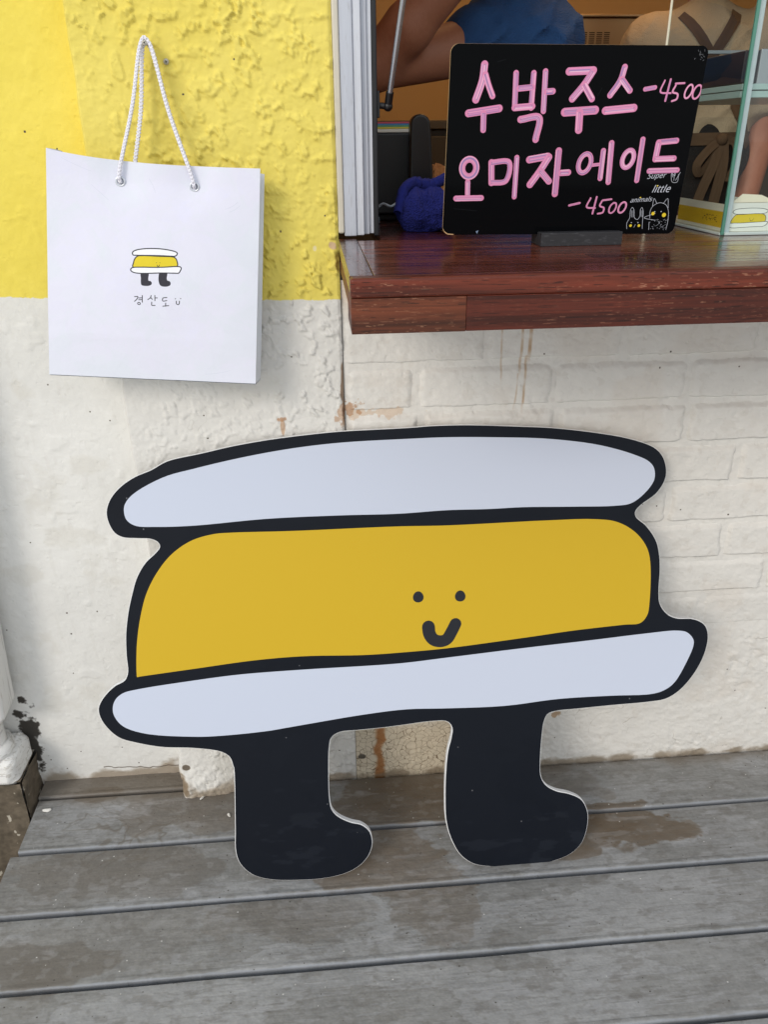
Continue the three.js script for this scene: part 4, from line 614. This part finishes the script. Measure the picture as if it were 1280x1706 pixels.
// ---------------------------------------------------------------- people: one skin from joints and radii (surface nets on a distance field)
function figure(bones, cellSize, k = 0.02, extra) {
  let lo = V(9, 9, 9), hi = V(-9, -9, -9);
  for (const [a, b, ra_, rb_] of bones) for (const [p, r] of [[a, ra_], [b, rb_]]) { lo.min(V(p[0] - r, p[1] - r, p[2] - r)); hi.max(V(p[0] + r, p[1] + r, p[2] + r)); }
  lo.subScalar(0.02 + k); hi.addScalar(0.02 + k);
  const nx = Math.ceil((hi.x - lo.x) / cellSize) + 1, ny = Math.ceil((hi.y - lo.y) / cellSize) + 1, nz = Math.ceil((hi.z - lo.z) / cellSize) + 1;
  const d = new Float32Array(nx * ny * nz).fill(9);
  for (const [a, b, r0, r1, flat] of bones) {
    const R = Math.max(r0, r1) * 1.2 + 4 * k, bx = [0, 1, 2].map((q) => [Math.min(a[q], b[q]) - R, Math.max(a[q], b[q]) + R]);
    const abx = b[0] - a[0], aby = b[1] - a[1], abz = b[2] - a[2], ll = abx * abx + aby * aby + abz * abz || 1e-9, fz = flat ?? 1;
    const i0 = Math.max(0, Math.floor((bx[0][0] - lo.x) / cellSize)), i1 = Math.min(nx - 1, Math.ceil((bx[0][1] - lo.x) / cellSize)), j0 = Math.max(0, Math.floor((bx[1][0] - lo.y) / cellSize)), j1 = Math.min(ny - 1, Math.ceil((bx[1][1] - lo.y) / cellSize)), l0 = Math.max(0, Math.floor((bx[2][0] - lo.z) / cellSize)), l1 = Math.min(nz - 1, Math.ceil((bx[2][1] - lo.z) / cellSize));
    for (let l = l0; l <= l1; l++) for (let j = j0; j <= j1; j++) for (let i = i0; i <= i1; i++) {
      const px = lo.x + i * cellSize - a[0], py = lo.y + j * cellSize - a[1], pz = lo.z + l * cellSize - a[2];
      const t = Math.min(1, Math.max(0, (px * abx + py * aby + pz * abz) / ll)), v = Math.hypot(px - abx * t, py - aby * t, (pz - abz * t) / fz) * (fz < 1 ? 0.5 + 0.5 * fz : 1) - mix(r0, r1, t);
      const o = (l * ny + j) * nx + i, e = d[o]; if (e > 8) d[o] = v; else { const h = Math.max(k - Math.abs(e - v), 0) / k; d[o] = Math.min(e, v) - h * h * k * 0.25; }
    }
  }
  if (extra) for (let l = 0, o = 0; l < nz; l++) for (let j = 0; j < ny; j++) for (let i = 0; i < nx; i++, o++) d[o] = extra(lo.x + i * cellSize, lo.y + j * cellSize, lo.z + l * cellSize, d[o]);
  const idx = new Int32Array(nx * ny * nz).fill(-1), pos = [], tri = [];
  const at = (i, j, l) => d[(l * ny + j) * nx + i];
  for (let l = 0; l < nz - 1; l++) for (let j = 0; j < ny - 1; j++) for (let i = 0; i < nx - 1; i++) {
    let sx = 0, sy = 0, sz = 0, n = 0;
    const c = [at(i, j, l), at(i + 1, j, l), at(i, j + 1, l), at(i + 1, j + 1, l), at(i, j, l + 1), at(i + 1, j, l + 1), at(i, j + 1, l + 1), at(i + 1, j + 1, l + 1)];
    for (let a = 0; a < 8; a++) for (const q of [1, 2, 4]) { const b = a | q; if (b === a || (c[a] < 0) === (c[b] < 0)) continue; const t = c[a] / (c[a] - c[b]); sx += (a & 1) + (q === 1 ? t : 0); sy += ((a >> 1) & 1) + (q === 2 ? t : 0); sz += ((a >> 2) & 1) + (q === 4 ? t : 0); n++; }
    if (n) { idx[(l * ny + j) * nx + i] = pos.length / 3; pos.push(lo.x + (i + sx / n) * cellSize, lo.y + (j + sy / n) * cellSize, lo.z + (l + sz / n) * cellSize); }
  }
  const id = (i, j, l) => idx[(l * ny + j) * nx + i], quad = (a, b, c, e, f) => { if (f) tri.push(a, b, c, a, c, e); else tri.push(a, c, b, a, e, c); };
  for (let l = 1; l < nz - 1; l++) for (let j = 1; j < ny - 1; j++) for (let i = 1; i < nx - 1; i++) {
    const s = at(i, j, l) < 0;
    if (s !== at(i + 1, j, l) < 0) quad(id(i, j - 1, l - 1), id(i, j, l - 1), id(i, j, l), id(i, j - 1, l), s);
    if (s !== at(i, j + 1, l) < 0) quad(id(i - 1, j, l - 1), id(i - 1, j, l), id(i, j, l), id(i, j, l - 1), s);
    if (s !== at(i, j, l + 1) < 0) quad(id(i - 1, j - 1, l), id(i, j - 1, l), id(i, j, l), id(i - 1, j, l), s);
  }
  const g = new THREE.BufferGeometry(); g.setAttribute('position', new THREE.Float32BufferAttribute(pos, 3)); g.setIndex(tri); g.computeVertexNormals();
  return setUV(g, (x, y, z) => [x * 4 + z * 2.5, y * 4]);
}
const along = (a, b, t) => a.map((v, i) => mix(v, b[i], t));
function hand(wrist, dir, palmSide, s = 1) {        // palm and five fingers, a little curled
  const d = V(...dir).normalize(), n = V(...palmSide).normalize(), w = new THREE.Vector3().crossVectors(d, n).normalize(), W0 = V(...wrist), P = (f, a, c) => W0.clone().addScaledVector(d, f * s).addScaledVector(w, a * s).addScaledVector(n, c * s).toArray();
  const r = [[wrist, P(0.03, 0, 0), 0.024, 0.026], [P(0.03, -0.018, 0), P(0.085, -0.026, 0.002), 0.019, 0.014], [P(0.03, 0.014, 0), P(0.085, 0.024, 0.002), 0.019, 0.014], [P(0.04, 0, 0), P(0.09, 0, 0.002), 0.02, 0.015]];
  [[-0.029, 0.036, 0.0085], [-0.0105, 0.043, 0.009], [0.0095, 0.041, 0.009], [0.0285, 0.032, 0.008]].forEach(([a, l, q]) => r.push([P(0.088, a, 0.002), P(0.088 + l * 0.9, a * 1.12, 0.01), q, q * 0.94], [P(0.088 + l * 0.9, a * 1.12, 0.01), P(0.088 + l * 1.45, a * 1.16, 0.028), q * 0.94, q * 0.8]));
  r.push([P(0.03, -0.025, 0.004), P(0.062, -0.052, 0.014), 0.013, 0.0105], [P(0.062, -0.052, 0.014), P(0.09, -0.058, 0.024), 0.0105, 0.0085]);
  return r;
}
function head(c, fwd, s = 1) {                       // skull, jaw, nose, ears, lips on a neck
  const f = V(...fwd).normalize(), r = new THREE.Vector3().crossVectors(V(0, 1, 0), f).normalize(), C = V(...c), P = (x, y, z) => C.clone().addScaledVector(r, x * s).addScaledVector(V(0, 1, 0), y * s).addScaledVector(f, z * s).toArray();
  return { P, bones: [[P(0, 0.035, -0.018), P(0, 0.03, 0.018), 0.078, 0.072], [P(0, -0.02, 0.02), P(0, -0.075, 0.045), 0.06, 0.034], [P(0, 0.012, 0.083), P(0, -0.022, 0.1), 0.008, 0.013], [P(-0.017, -0.05, 0.083), P(0.017, -0.05, 0.083), 0.0075, 0.0075], [P(-0.077, 0.004, -0.006), P(-0.08, -0.022, -0.006), 0.011, 0.008], [P(0.077, 0.004, -0.006), P(0.08, -0.022, -0.006), 0.011, 0.008], [P(-0.05, 0.024, 0.064), P(0.05, 0.024, 0.064), 0.011, 0.011]] };
}
const skinTex = (r, g, b, s) => new THREE.MeshPhysicalMaterial({ map: tex(256, 256, (u, v) => { const n = 7 * fbm(u * 9, v * 9, 4, s) + 4 * fbm(u * 70, v * 70, 2, s + 3); return [r + n * 1.1, g + n, b + n * 0.9]; }), roughness: 0.55, sheen: 0.1 });
const clothTex = (r, g, b, s) => new THREE.MeshStandardMaterial({ map: tex(512, 512, (u, v) => { const n = 6 * fbm(u * 6, v * 6, 3, s) + 5 * (hash((u * 512) | 0, (v * 512) | 0, s) - 0.5); return [r + n, g + n, b + n]; }), roughness: 0.9, bumpMap: tex(512, 512, (u, v) => gray(128 + 90 * fbm(u * 5 + 0.5 * fbm(u * 4, v * 4, 2, s), v * 9, 3, s + 1) + 26 * noise(u * 200, v * 200, s)), false), bumpScale: 0.006 });
const fold3 = (x, y, z, amp, s) => { const r = 1 - Math.min(1, Math.abs(fbm(x * 7 + y * 6 + z * 3, y * 8 - x * 5, 2, s)) * 4), q = 1 - Math.min(1, Math.abs(fbm(x * 11 - y * 9, y * 7 + z * 9, 2, s + 5)) * 4); return amp * (0.6 * fbm(x * 14 + y * 5, y * 9 + z * 8, 3, s) - 1.1 * r * r - 0.8 * q * q); };
{
  // nearer person, front on, one bare forearm raised across the window
  const p = thing('person', 'person in blue shirt with one bare arm raised behind the menu board', 'person', [0.46, 0, -0.75]);
  const o = [0.46, 0, -0.75], L = (q) => [q[0] - o[0], q[1] - o[1], q[2] - o[2]], B = (a, b, r0, r1, f) => [L(a), L(b), r0, r1, f];
  const sR = [0.42, 1.425, -0.7], eR = [0.135, 1.368, -0.56], wR = [0.34, 1.558, -0.46], sL = [0.585, 1.43, -0.8], eL = [0.6, 1.17, -0.82], wL = [0.53, 1.02, -0.66];
  const hd = head([0.485, 1.69, -0.7], [0.15, -0.12, 1]), neck = [0.485, 1.5, -0.745];
  const bones = [B(neck, [0.485, 1.64, -0.715], 0.056, 0.052), ...hd.bones.map((b) => B(...b)), B(sR, eR, 0.058, 0.046), B(eR, along(eR, wR, 0.35), 0.046, 0.046), B(along(eR, wR, 0.35), wR, 0.046, 0.03), B(sL, eL, 0.05, 0.042), B(eL, along(eL, wL, 0.4), 0.042, 0.041), B(along(eL, wL, 0.4), wL, 0.041, 0.028),
    ...hand(wR, [0.35, 0.85, -0.25], [0.3, 0.1, -0.9]).map((b) => B(...b)), ...hand(wL, [-0.1, -0.6, 0.6], [-0.8, -0.2, 0]).map((b) => B(...b)),
    B([0.485, 1.4, -0.745], [0.485, 1.1, -0.76], 0.105, 0.1), B([0.485, 1.02, -0.77], [0.485, 0.98, -0.77], 0.12, 0.12), B([0.39, 0.95, -0.77], [0.385, 0.5, -0.75], 0.08, 0.055), B([0.385, 0.5, -0.75], [0.385, 0.08, -0.78], 0.055, 0.038), B([0.525, 0.95, -0.77], [0.53, 0.5, -0.75], 0.08, 0.055), B([0.53, 0.5, -0.75], [0.53, 0.08, -0.78], 0.055, 0.038), B([0.385, 0.04, -0.79], [0.38, 0.03, -0.62], 0.036, 0.028), B([0.53, 0.04, -0.79], [0.54, 0.03, -0.62], 0.036, 0.028)];
  part('body', figure(bones, 0.0085, 0.018), skinTex(160, 106, 80, 701), p);
  const shirt = [B([0.43, 1.45, -0.75], [0.55, 1.45, -0.78], 0.075, 0.075), B([0.47, 1.42, -0.75], [0.47, 1.0, -0.765], 0.112, 0.125), B([0.5, 1.4, -0.765], [0.48, 1.0, -0.765], 0.112, 0.125), B(sR, along(sR, eR, 0.2), 0.078, 0.075), B(sL, along(sL, eL, 0.5), 0.064, 0.062)];
  part('shirt', figure(shirt, 0.008, 0.03, (x, y, z, d) => d + fold3(x, y, z, 0.009, 711)), clothTex(34, 74, 124, 713), p);
  part('trousers', figure([B([0.485, 1.0, -0.77], [0.485, 0.94, -0.77], 0.134, 0.134), B([0.39, 0.93, -0.77], [0.385, 0.1, -0.765], 0.098, 0.062), B([0.525, 0.93, -0.77], [0.53, 0.1, -0.765], 0.098, 0.062)], 0.012, 0.03), clothTex(38, 38, 44, 715), p);
  const P = hd.P, cap = (x, y, z, r) => [L(P(x, y, z)), L(P(x, y + 0.001, z)), r, r];
  part('hair', figure([cap(0, 0.06, -0.03, 0.087), cap(0, 0.03, -0.045, 0.083), cap(0.03, 0.085, 0.02, 0.06), cap(-0.03, 0.085, 0.02, 0.06)], 0.007, 0.02), clothTex(30, 26, 24, 717), p);
  for (const s of [-1, 1]) part('eye', new THREE.SphereGeometry(0.0095, 12, 10), mat(0x2b211b, 0.2), p, L(P(s * 0.031, 0.004, 0.073)));
  for (const s of [-1, 1]) part('shoe', figure([[L([s < 0 ? 0.385 : 0.53, 0.045, -0.8]), L([s < 0 ? 0.38 : 0.54, 0.036, -0.6]), 0.043, 0.034]], 0.01, 0.01), mat(0x222222, 0.6), p);
}
{
  // second person farther in, back turned, cream shirt under crossed apron straps
  const p = thing('person', 'person seen from behind in cream shirt with crossed brown apron straps', 'person', [1.06, 0, -1.05]);
  const o = [1.06, 0, -1.05], L = (q) => [q[0] - o[0], q[1] - o[1], q[2] - o[2]], B = (a, b, r0, r1, f) => [L(a), L(b), r0, r1, f];
  const sR = [1.215, 1.455, -1.06], eR = [1.245, 1.2, -1.05], wR = [1.2, 1.0, -0.99], sL = [0.905, 1.44, -1.06], eL = [0.86, 1.19, -1.1], wL = [0.93, 1.05, -1.3];
  const hd = head([1.06, 1.7, -1.1], [0, -0.2, -1]);
  const bones = [B([1.06, 1.5, -1.07], [1.06, 1.64, -1.085], 0.054, 0.05), ...hd.bones.map((b) => B(...b)), B(sR, eR, 0.05, 0.042), B(eR, wR, 0.043, 0.028), B(sL, eL, 0.05, 0.042), B(eL, wL, 0.043, 0.028), ...hand(wR, [-0.15, -0.9, 0.2], [-1, 0, 0]).map((b) => B(...b)), ...hand(wL, [0.2, -0.4, -0.9], [0.3, -0.6, 0]).map((b) => B(...b)),
    B([1.06, 1.42, -1.07], [1.06, 1.15, -1.06], 0.105, 0.09), B([1.06, 1.04, -1.06], [1.06, 0.97, -1.06], 0.125, 0.125), B([0.99, 0.93, -1.06], [0.985, 0.5, -1.06], 0.08, 0.055), B([0.985, 0.5, -1.06], [0.985, 0.08, -1.04], 0.055, 0.038), B([1.13, 0.93, -1.06], [1.135, 0.5, -1.06], 0.08, 0.055), B([1.135, 0.5, -1.06], [1.135, 0.08, -1.04], 0.055, 0.038), B([0.985, 0.04, -1.04], [0.975, 0.03, -1.21], 0.036, 0.028), B([1.135, 0.04, -1.04], [1.145, 0.03, -1.21], 0.036, 0.028)];
  part('body', figure(bones, 0.0095, 0.018), skinTex(178, 112, 84, 731), p);
  const tor = (x, y, z, d) => d + fold3(x, y, z, 0.007, 741), shirtBones = [B([0.92, 1.445, -1.06], [1.2, 1.455, -1.06], 0.066, 0.066), B([1.0, 1.42, -1.06], [1.01, 1.22, -1.05], 0.105, 0.092), B([1.12, 1.42, -1.06], [1.11, 1.22, -1.05], 0.105, 0.092), B([1.06, 1.47, -1.07], [1.06, 1.5, -1.072], 0.08, 0.066), B(sR, along(sR, eR, 0.5), 0.07, 0.066), B(sL, along(sL, eL, 0.5), 0.07, 0.066)];
  const shirt = part('shirt', figure(shirtBones, 0.008, 0.04, tor), clothTex(178, 160, 134, 743), p);
  part('trousers', figure([B([1.06, 1.2, -1.055], [1.06, 0.96, -1.06], 0.112, 0.135), B([0.99, 1.18, -1.055], [1.13, 1.18, -1.055], 0.09, 0.09), B([0.99, 0.93, -1.06], [0.985, 0.1, -1.05], 0.1, 0.065), B([1.13, 0.93, -1.06], [1.135, 0.1, -1.05], 0.1, 0.065)], 0.011, 0.03), clothTex(26, 25, 27, 745), p);
  // straps laid on the back: each point is dropped onto the shirt from behind
  const ray = new THREE.Raycaster(); shirt.updateMatrixWorld(); p.updateMatrixWorld(true);
  const hug = (x, y, meshes) => { ray.set(V(x, y, 0), V(0, 0, -1)); const h = ray.intersectObjects(meshes, false); return h.length ? h[0].point.z : -0.95; };
  const strap = (a, b, w, meshes, n = 16, lift = 0.004) => { const rows = []; for (let i = 0; i <= n; i++) { const t = i / n, x = mix(a[0], b[0], t), y = mix(a[1], b[1], t), dx = b[0] - a[0], dy = b[1] - a[1], l = Math.hypot(dx, dy), nx = -dy / l * w / 2, ny = dx / l * w / 2; rows.push([-1, 0, 1].map((s) => [x + nx * s, y + ny * s, hug(x + nx * s, y + ny * s, meshes) + lift])); }
    const g = grid([0, 1, 2], rows.map((_, i) => i), (q, i) => [rows[i][q][0] - o[0], rows[i][q][1], rows[i][q][2] - o[2], q / 2, i / n]); const back = g.clone(); back.translate(0, 0, -0.002); return [g, back]; };
  const br = new THREE.MeshStandardMaterial({ ...{ map: clothTex(86, 66, 48, 747).map, roughness: 0.9, side: THREE.DoubleSide } });
  const ms = p.children.filter((c) => ['shirt', 'trousers'].includes(c.name));
  part('apron_strap', strap([0.963, 1.513], [1.185, 1.205], 0.026, ms), br, p);
  part('apron_strap', strap([1.103, 1.517], [0.915, 1.235], 0.026, ms, 16, 0.007), br, p);
  part('apron_tie', strap([0.93, 1.222], [1.2, 1.226], 0.03, ms, 16, 0.006), br, p);
  const zt = hug(1.085, 1.22, ms) + 0.012 - o[2];
  const ribbon = (pts, w) => { const c = new THREE.CatmullRomCurve3(pts.map(([x, y, z]) => V(x - o[0], y, zt + z))), N = 24; const g = grid([-1, 1], span(0, N, 1), (s, i) => { const q = c.getPoint(i / N), t = c.getTangent(i / N); return [q.x - t.y * s * w / 2, q.y + t.x * s * w / 2, q.z + 0.003 * s, (s + 1) / 2, i / N]; }); const b = g.clone(); b.translate(0, 0, -0.002); return [g, b]; };
  const bow = part('apron_bow', [new THREE.SphereGeometry(0.016, 14, 10).translate(1.085 - o[0], 1.222, zt)], br, p);
  part('bow_loop', ribbon([[1.085, 1.222, 0], [1.118, 1.215, 0.012], [1.128, 1.165, 0.016], [1.113, 1.128, 0.012], [1.1, 1.15, 0.006], [1.09, 1.215, 0.002]], 0.02), br, bow);
  part('bow_loop', ribbon([[1.085, 1.222, 0], [1.05, 1.2, 0.012], [1.02, 1.16, 0.016], [1.03, 1.14, 0.012], [1.06, 1.17, 0.006], [1.085, 1.215, 0.002]], 0.02), br, bow);
  part('bow_tail', ribbon([[1.08, 1.22, 0.002], [1.07, 1.17, 0.012], [1.045, 1.1, 0.014], [1.03, 1.04, 0.012]], 0.024), br, bow);
  part('bow_tail', ribbon([[1.09, 1.22, 0.002], [1.092, 1.16, 0.014], [1.085, 1.09, 0.014], [1.075, 1.0, 0.012]], 0.026), br, bow);
  const P = hd.P, cap = (x, y, z, r) => [L(P(x, y, z)), L(P(x, y + 0.001, z)), r, r];
  part('hair', figure([cap(0, 0.05, -0.03, 0.092), cap(0, 0.0, -0.05, 0.082), cap(0, -0.05, -0.05, 0.06), cap(0, 0.12, -0.06, 0.045)], 0.007, 0.02), clothTex(28, 24, 22, 749), p);
  for (const s of [-1, 1]) part('eye', new THREE.SphereGeometry(0.0095, 12, 10), mat(0x2b211b, 0.2), p, L(P(s * 0.031, 0.004, 0.073)));
  for (const s of [-1, 1]) part('shoe', figure([[L([s < 0 ? 0.985 : 1.135, 0.045, -1.03]), L([s < 0 ? 0.975 : 1.145, 0.036, -1.22]), 0.043, 0.034]], 0.01, 0.01), mat(0x222222, 0.6), p);
}

// ---------------------------------------------------------------- left corner: drain pipe, stone block
const rough = (g, amp, f, s) => { const p = g.attributes.position, n = g.attributes.normal; for (let i = 0; i < p.count; i++) { const x = p.getX(i), y = p.getY(i), z = p.getZ(i), h = amp * fbm(x * f + z * f * 0.7, y * f + z * f * 0.5, 4, s); p.setXYZ(i, x + n.getX(i) * h, y + n.getY(i) * h, z + n.getZ(i) * h); } g.computeVertexNormals(); return g; };
{
  const pw = new THREE.MeshStandardMaterial({ map: tex(256, 512, (u, v) => { const n = 5 * fbm(u * 5, v * 8, 4, 801), ch = ss(0.3, 0.5, fbm(u * 9, v * 12, 5, 803)), dk = ss(0.4, 0.46, fbm(u * 14 + 3, v * 20, 5, 805)); let c = [222 + n, 221 + n, 218 + n]; c = mix3(c, [182, 178, 170], 0.6 * ch); return mix3(c, [70, 64, 58], 0.16 * dk); }), roughness: 0.6 });
  const p = thing('drain_pipe', 'white painted drain pipe with broken casing at the left wall corner', 'drain pipe', [-0.676, 0, 0]);
  const sk = (y) => (y - 0.225) * 0.06;
  const casing = new RoundedBoxGeometry(0.11, 1.4, 0.075, 4, 0.014).translate(0, 0.7, 0); const cp = casing.attributes.position;
  for (let i = 0; i < cp.count; i++) { let y = cp.getY(i) + 0.225; if (y < 0.3) y += 0.012 * noise(cp.getX(i) * 60, cp.getZ(i) * 60, 4); cp.setXYZ(i, cp.getX(i) + sk(y) * 0.8, y, cp.getZ(i)); }
  casing.computeVertexNormals();
  part('casing', casing, pw, p, [-0.012, 0, 0]);
  part('pipe', rough(new THREE.CylinderGeometry(0.042, 0.042, 0.11, 40, 12).translate(-0.025, 0.19, 0.0), 0.0012, 40, 807), pw, p);
  part('collar', rough(new THREE.TorusGeometry(0.042, 0.011, 18, 48).rotateX(Math.PI / 2).translate(-0.022, 0.143, 0.0), 0.006, 45, 809), pw, p);
  part('mortar_foot', rough(new RoundedBoxGeometry(0.12, 0.07, 0.1, 8, 0.02).translate(-0.018, 0.106, -0.006), 0.01, 26, 811), pw, p);
  const s = thing('stone_block', 'brown weathered stone block at the left end of the deck', 'stone block', [-0.795, 0, -0.02]);
  const sm = new THREE.MeshStandardMaterial({ map: tex(512, 512, (u, v) => { const n = fbm(u * 8, v * 8, 5, 821), f = fbm(u * 40, v * 40, 3, 823), st = ss(0.1, 0.45, fbm(u * 5, v * 2, 4, 825)); let c = [92 + 26 * n + 16 * f, 82 + 24 * n + 15 * f, 68 + 22 * n + 14 * f]; c = mix3(c, [60, 52, 42], 0.6 * st); return mix3(c, [190, 184, 170], 0.8 * ss(0.5, 0.56, fbm(u * 18, v * 18, 4, 827))); }), roughness: 0.9 });
  const bl = rough(new THREE.BoxGeometry(0.31, 0.4, 0.12, 50, 60, 24), 0.013, 14, 829); setUV(bl, (x, y, z) => [x * 3 + z * 2, y * 3]);
  part('block', bl, sm, s, [0.008, -0.118, 0]); part('mortar_bed', rough(new THREE.BoxGeometry(0.3, 0.02, 0.11, 40, 4, 14), 0.006, 30, 831), mat(0x8c8474, 0.95), s, [0, -0.325, 0]);
  const bits = [[-0.597, 0.035, 0.006], [-0.285, 0.03, 0.004], [-0.225, 0.083, 0.0035]];
  bits.forEach(([x, z, r], i) => { const c = thing('paint_flake', ['white paint flake by the left end of the second deck board', 'white paint flake on the deck under the broken plaster corner', 'small white flake on the deck beside the left black leg'][i], 'paint flake', [x, 0.0004, z]); const g = new THREE.IcosahedronGeometry(r, 2); g.scale(1.6, 0.35, 0.7); g.rotateY(i); part('flake', rough(g.translate(0, r * 0.3, 0), r * 0.4, 300, 841 + i), mat(0xe2dfd8, 0.8), c); });
}
scene.traverse((o) => { if (o.isMesh) { o.castShadow = true; o.receiveShadow = true; } });
renderer.render(scene, camera);
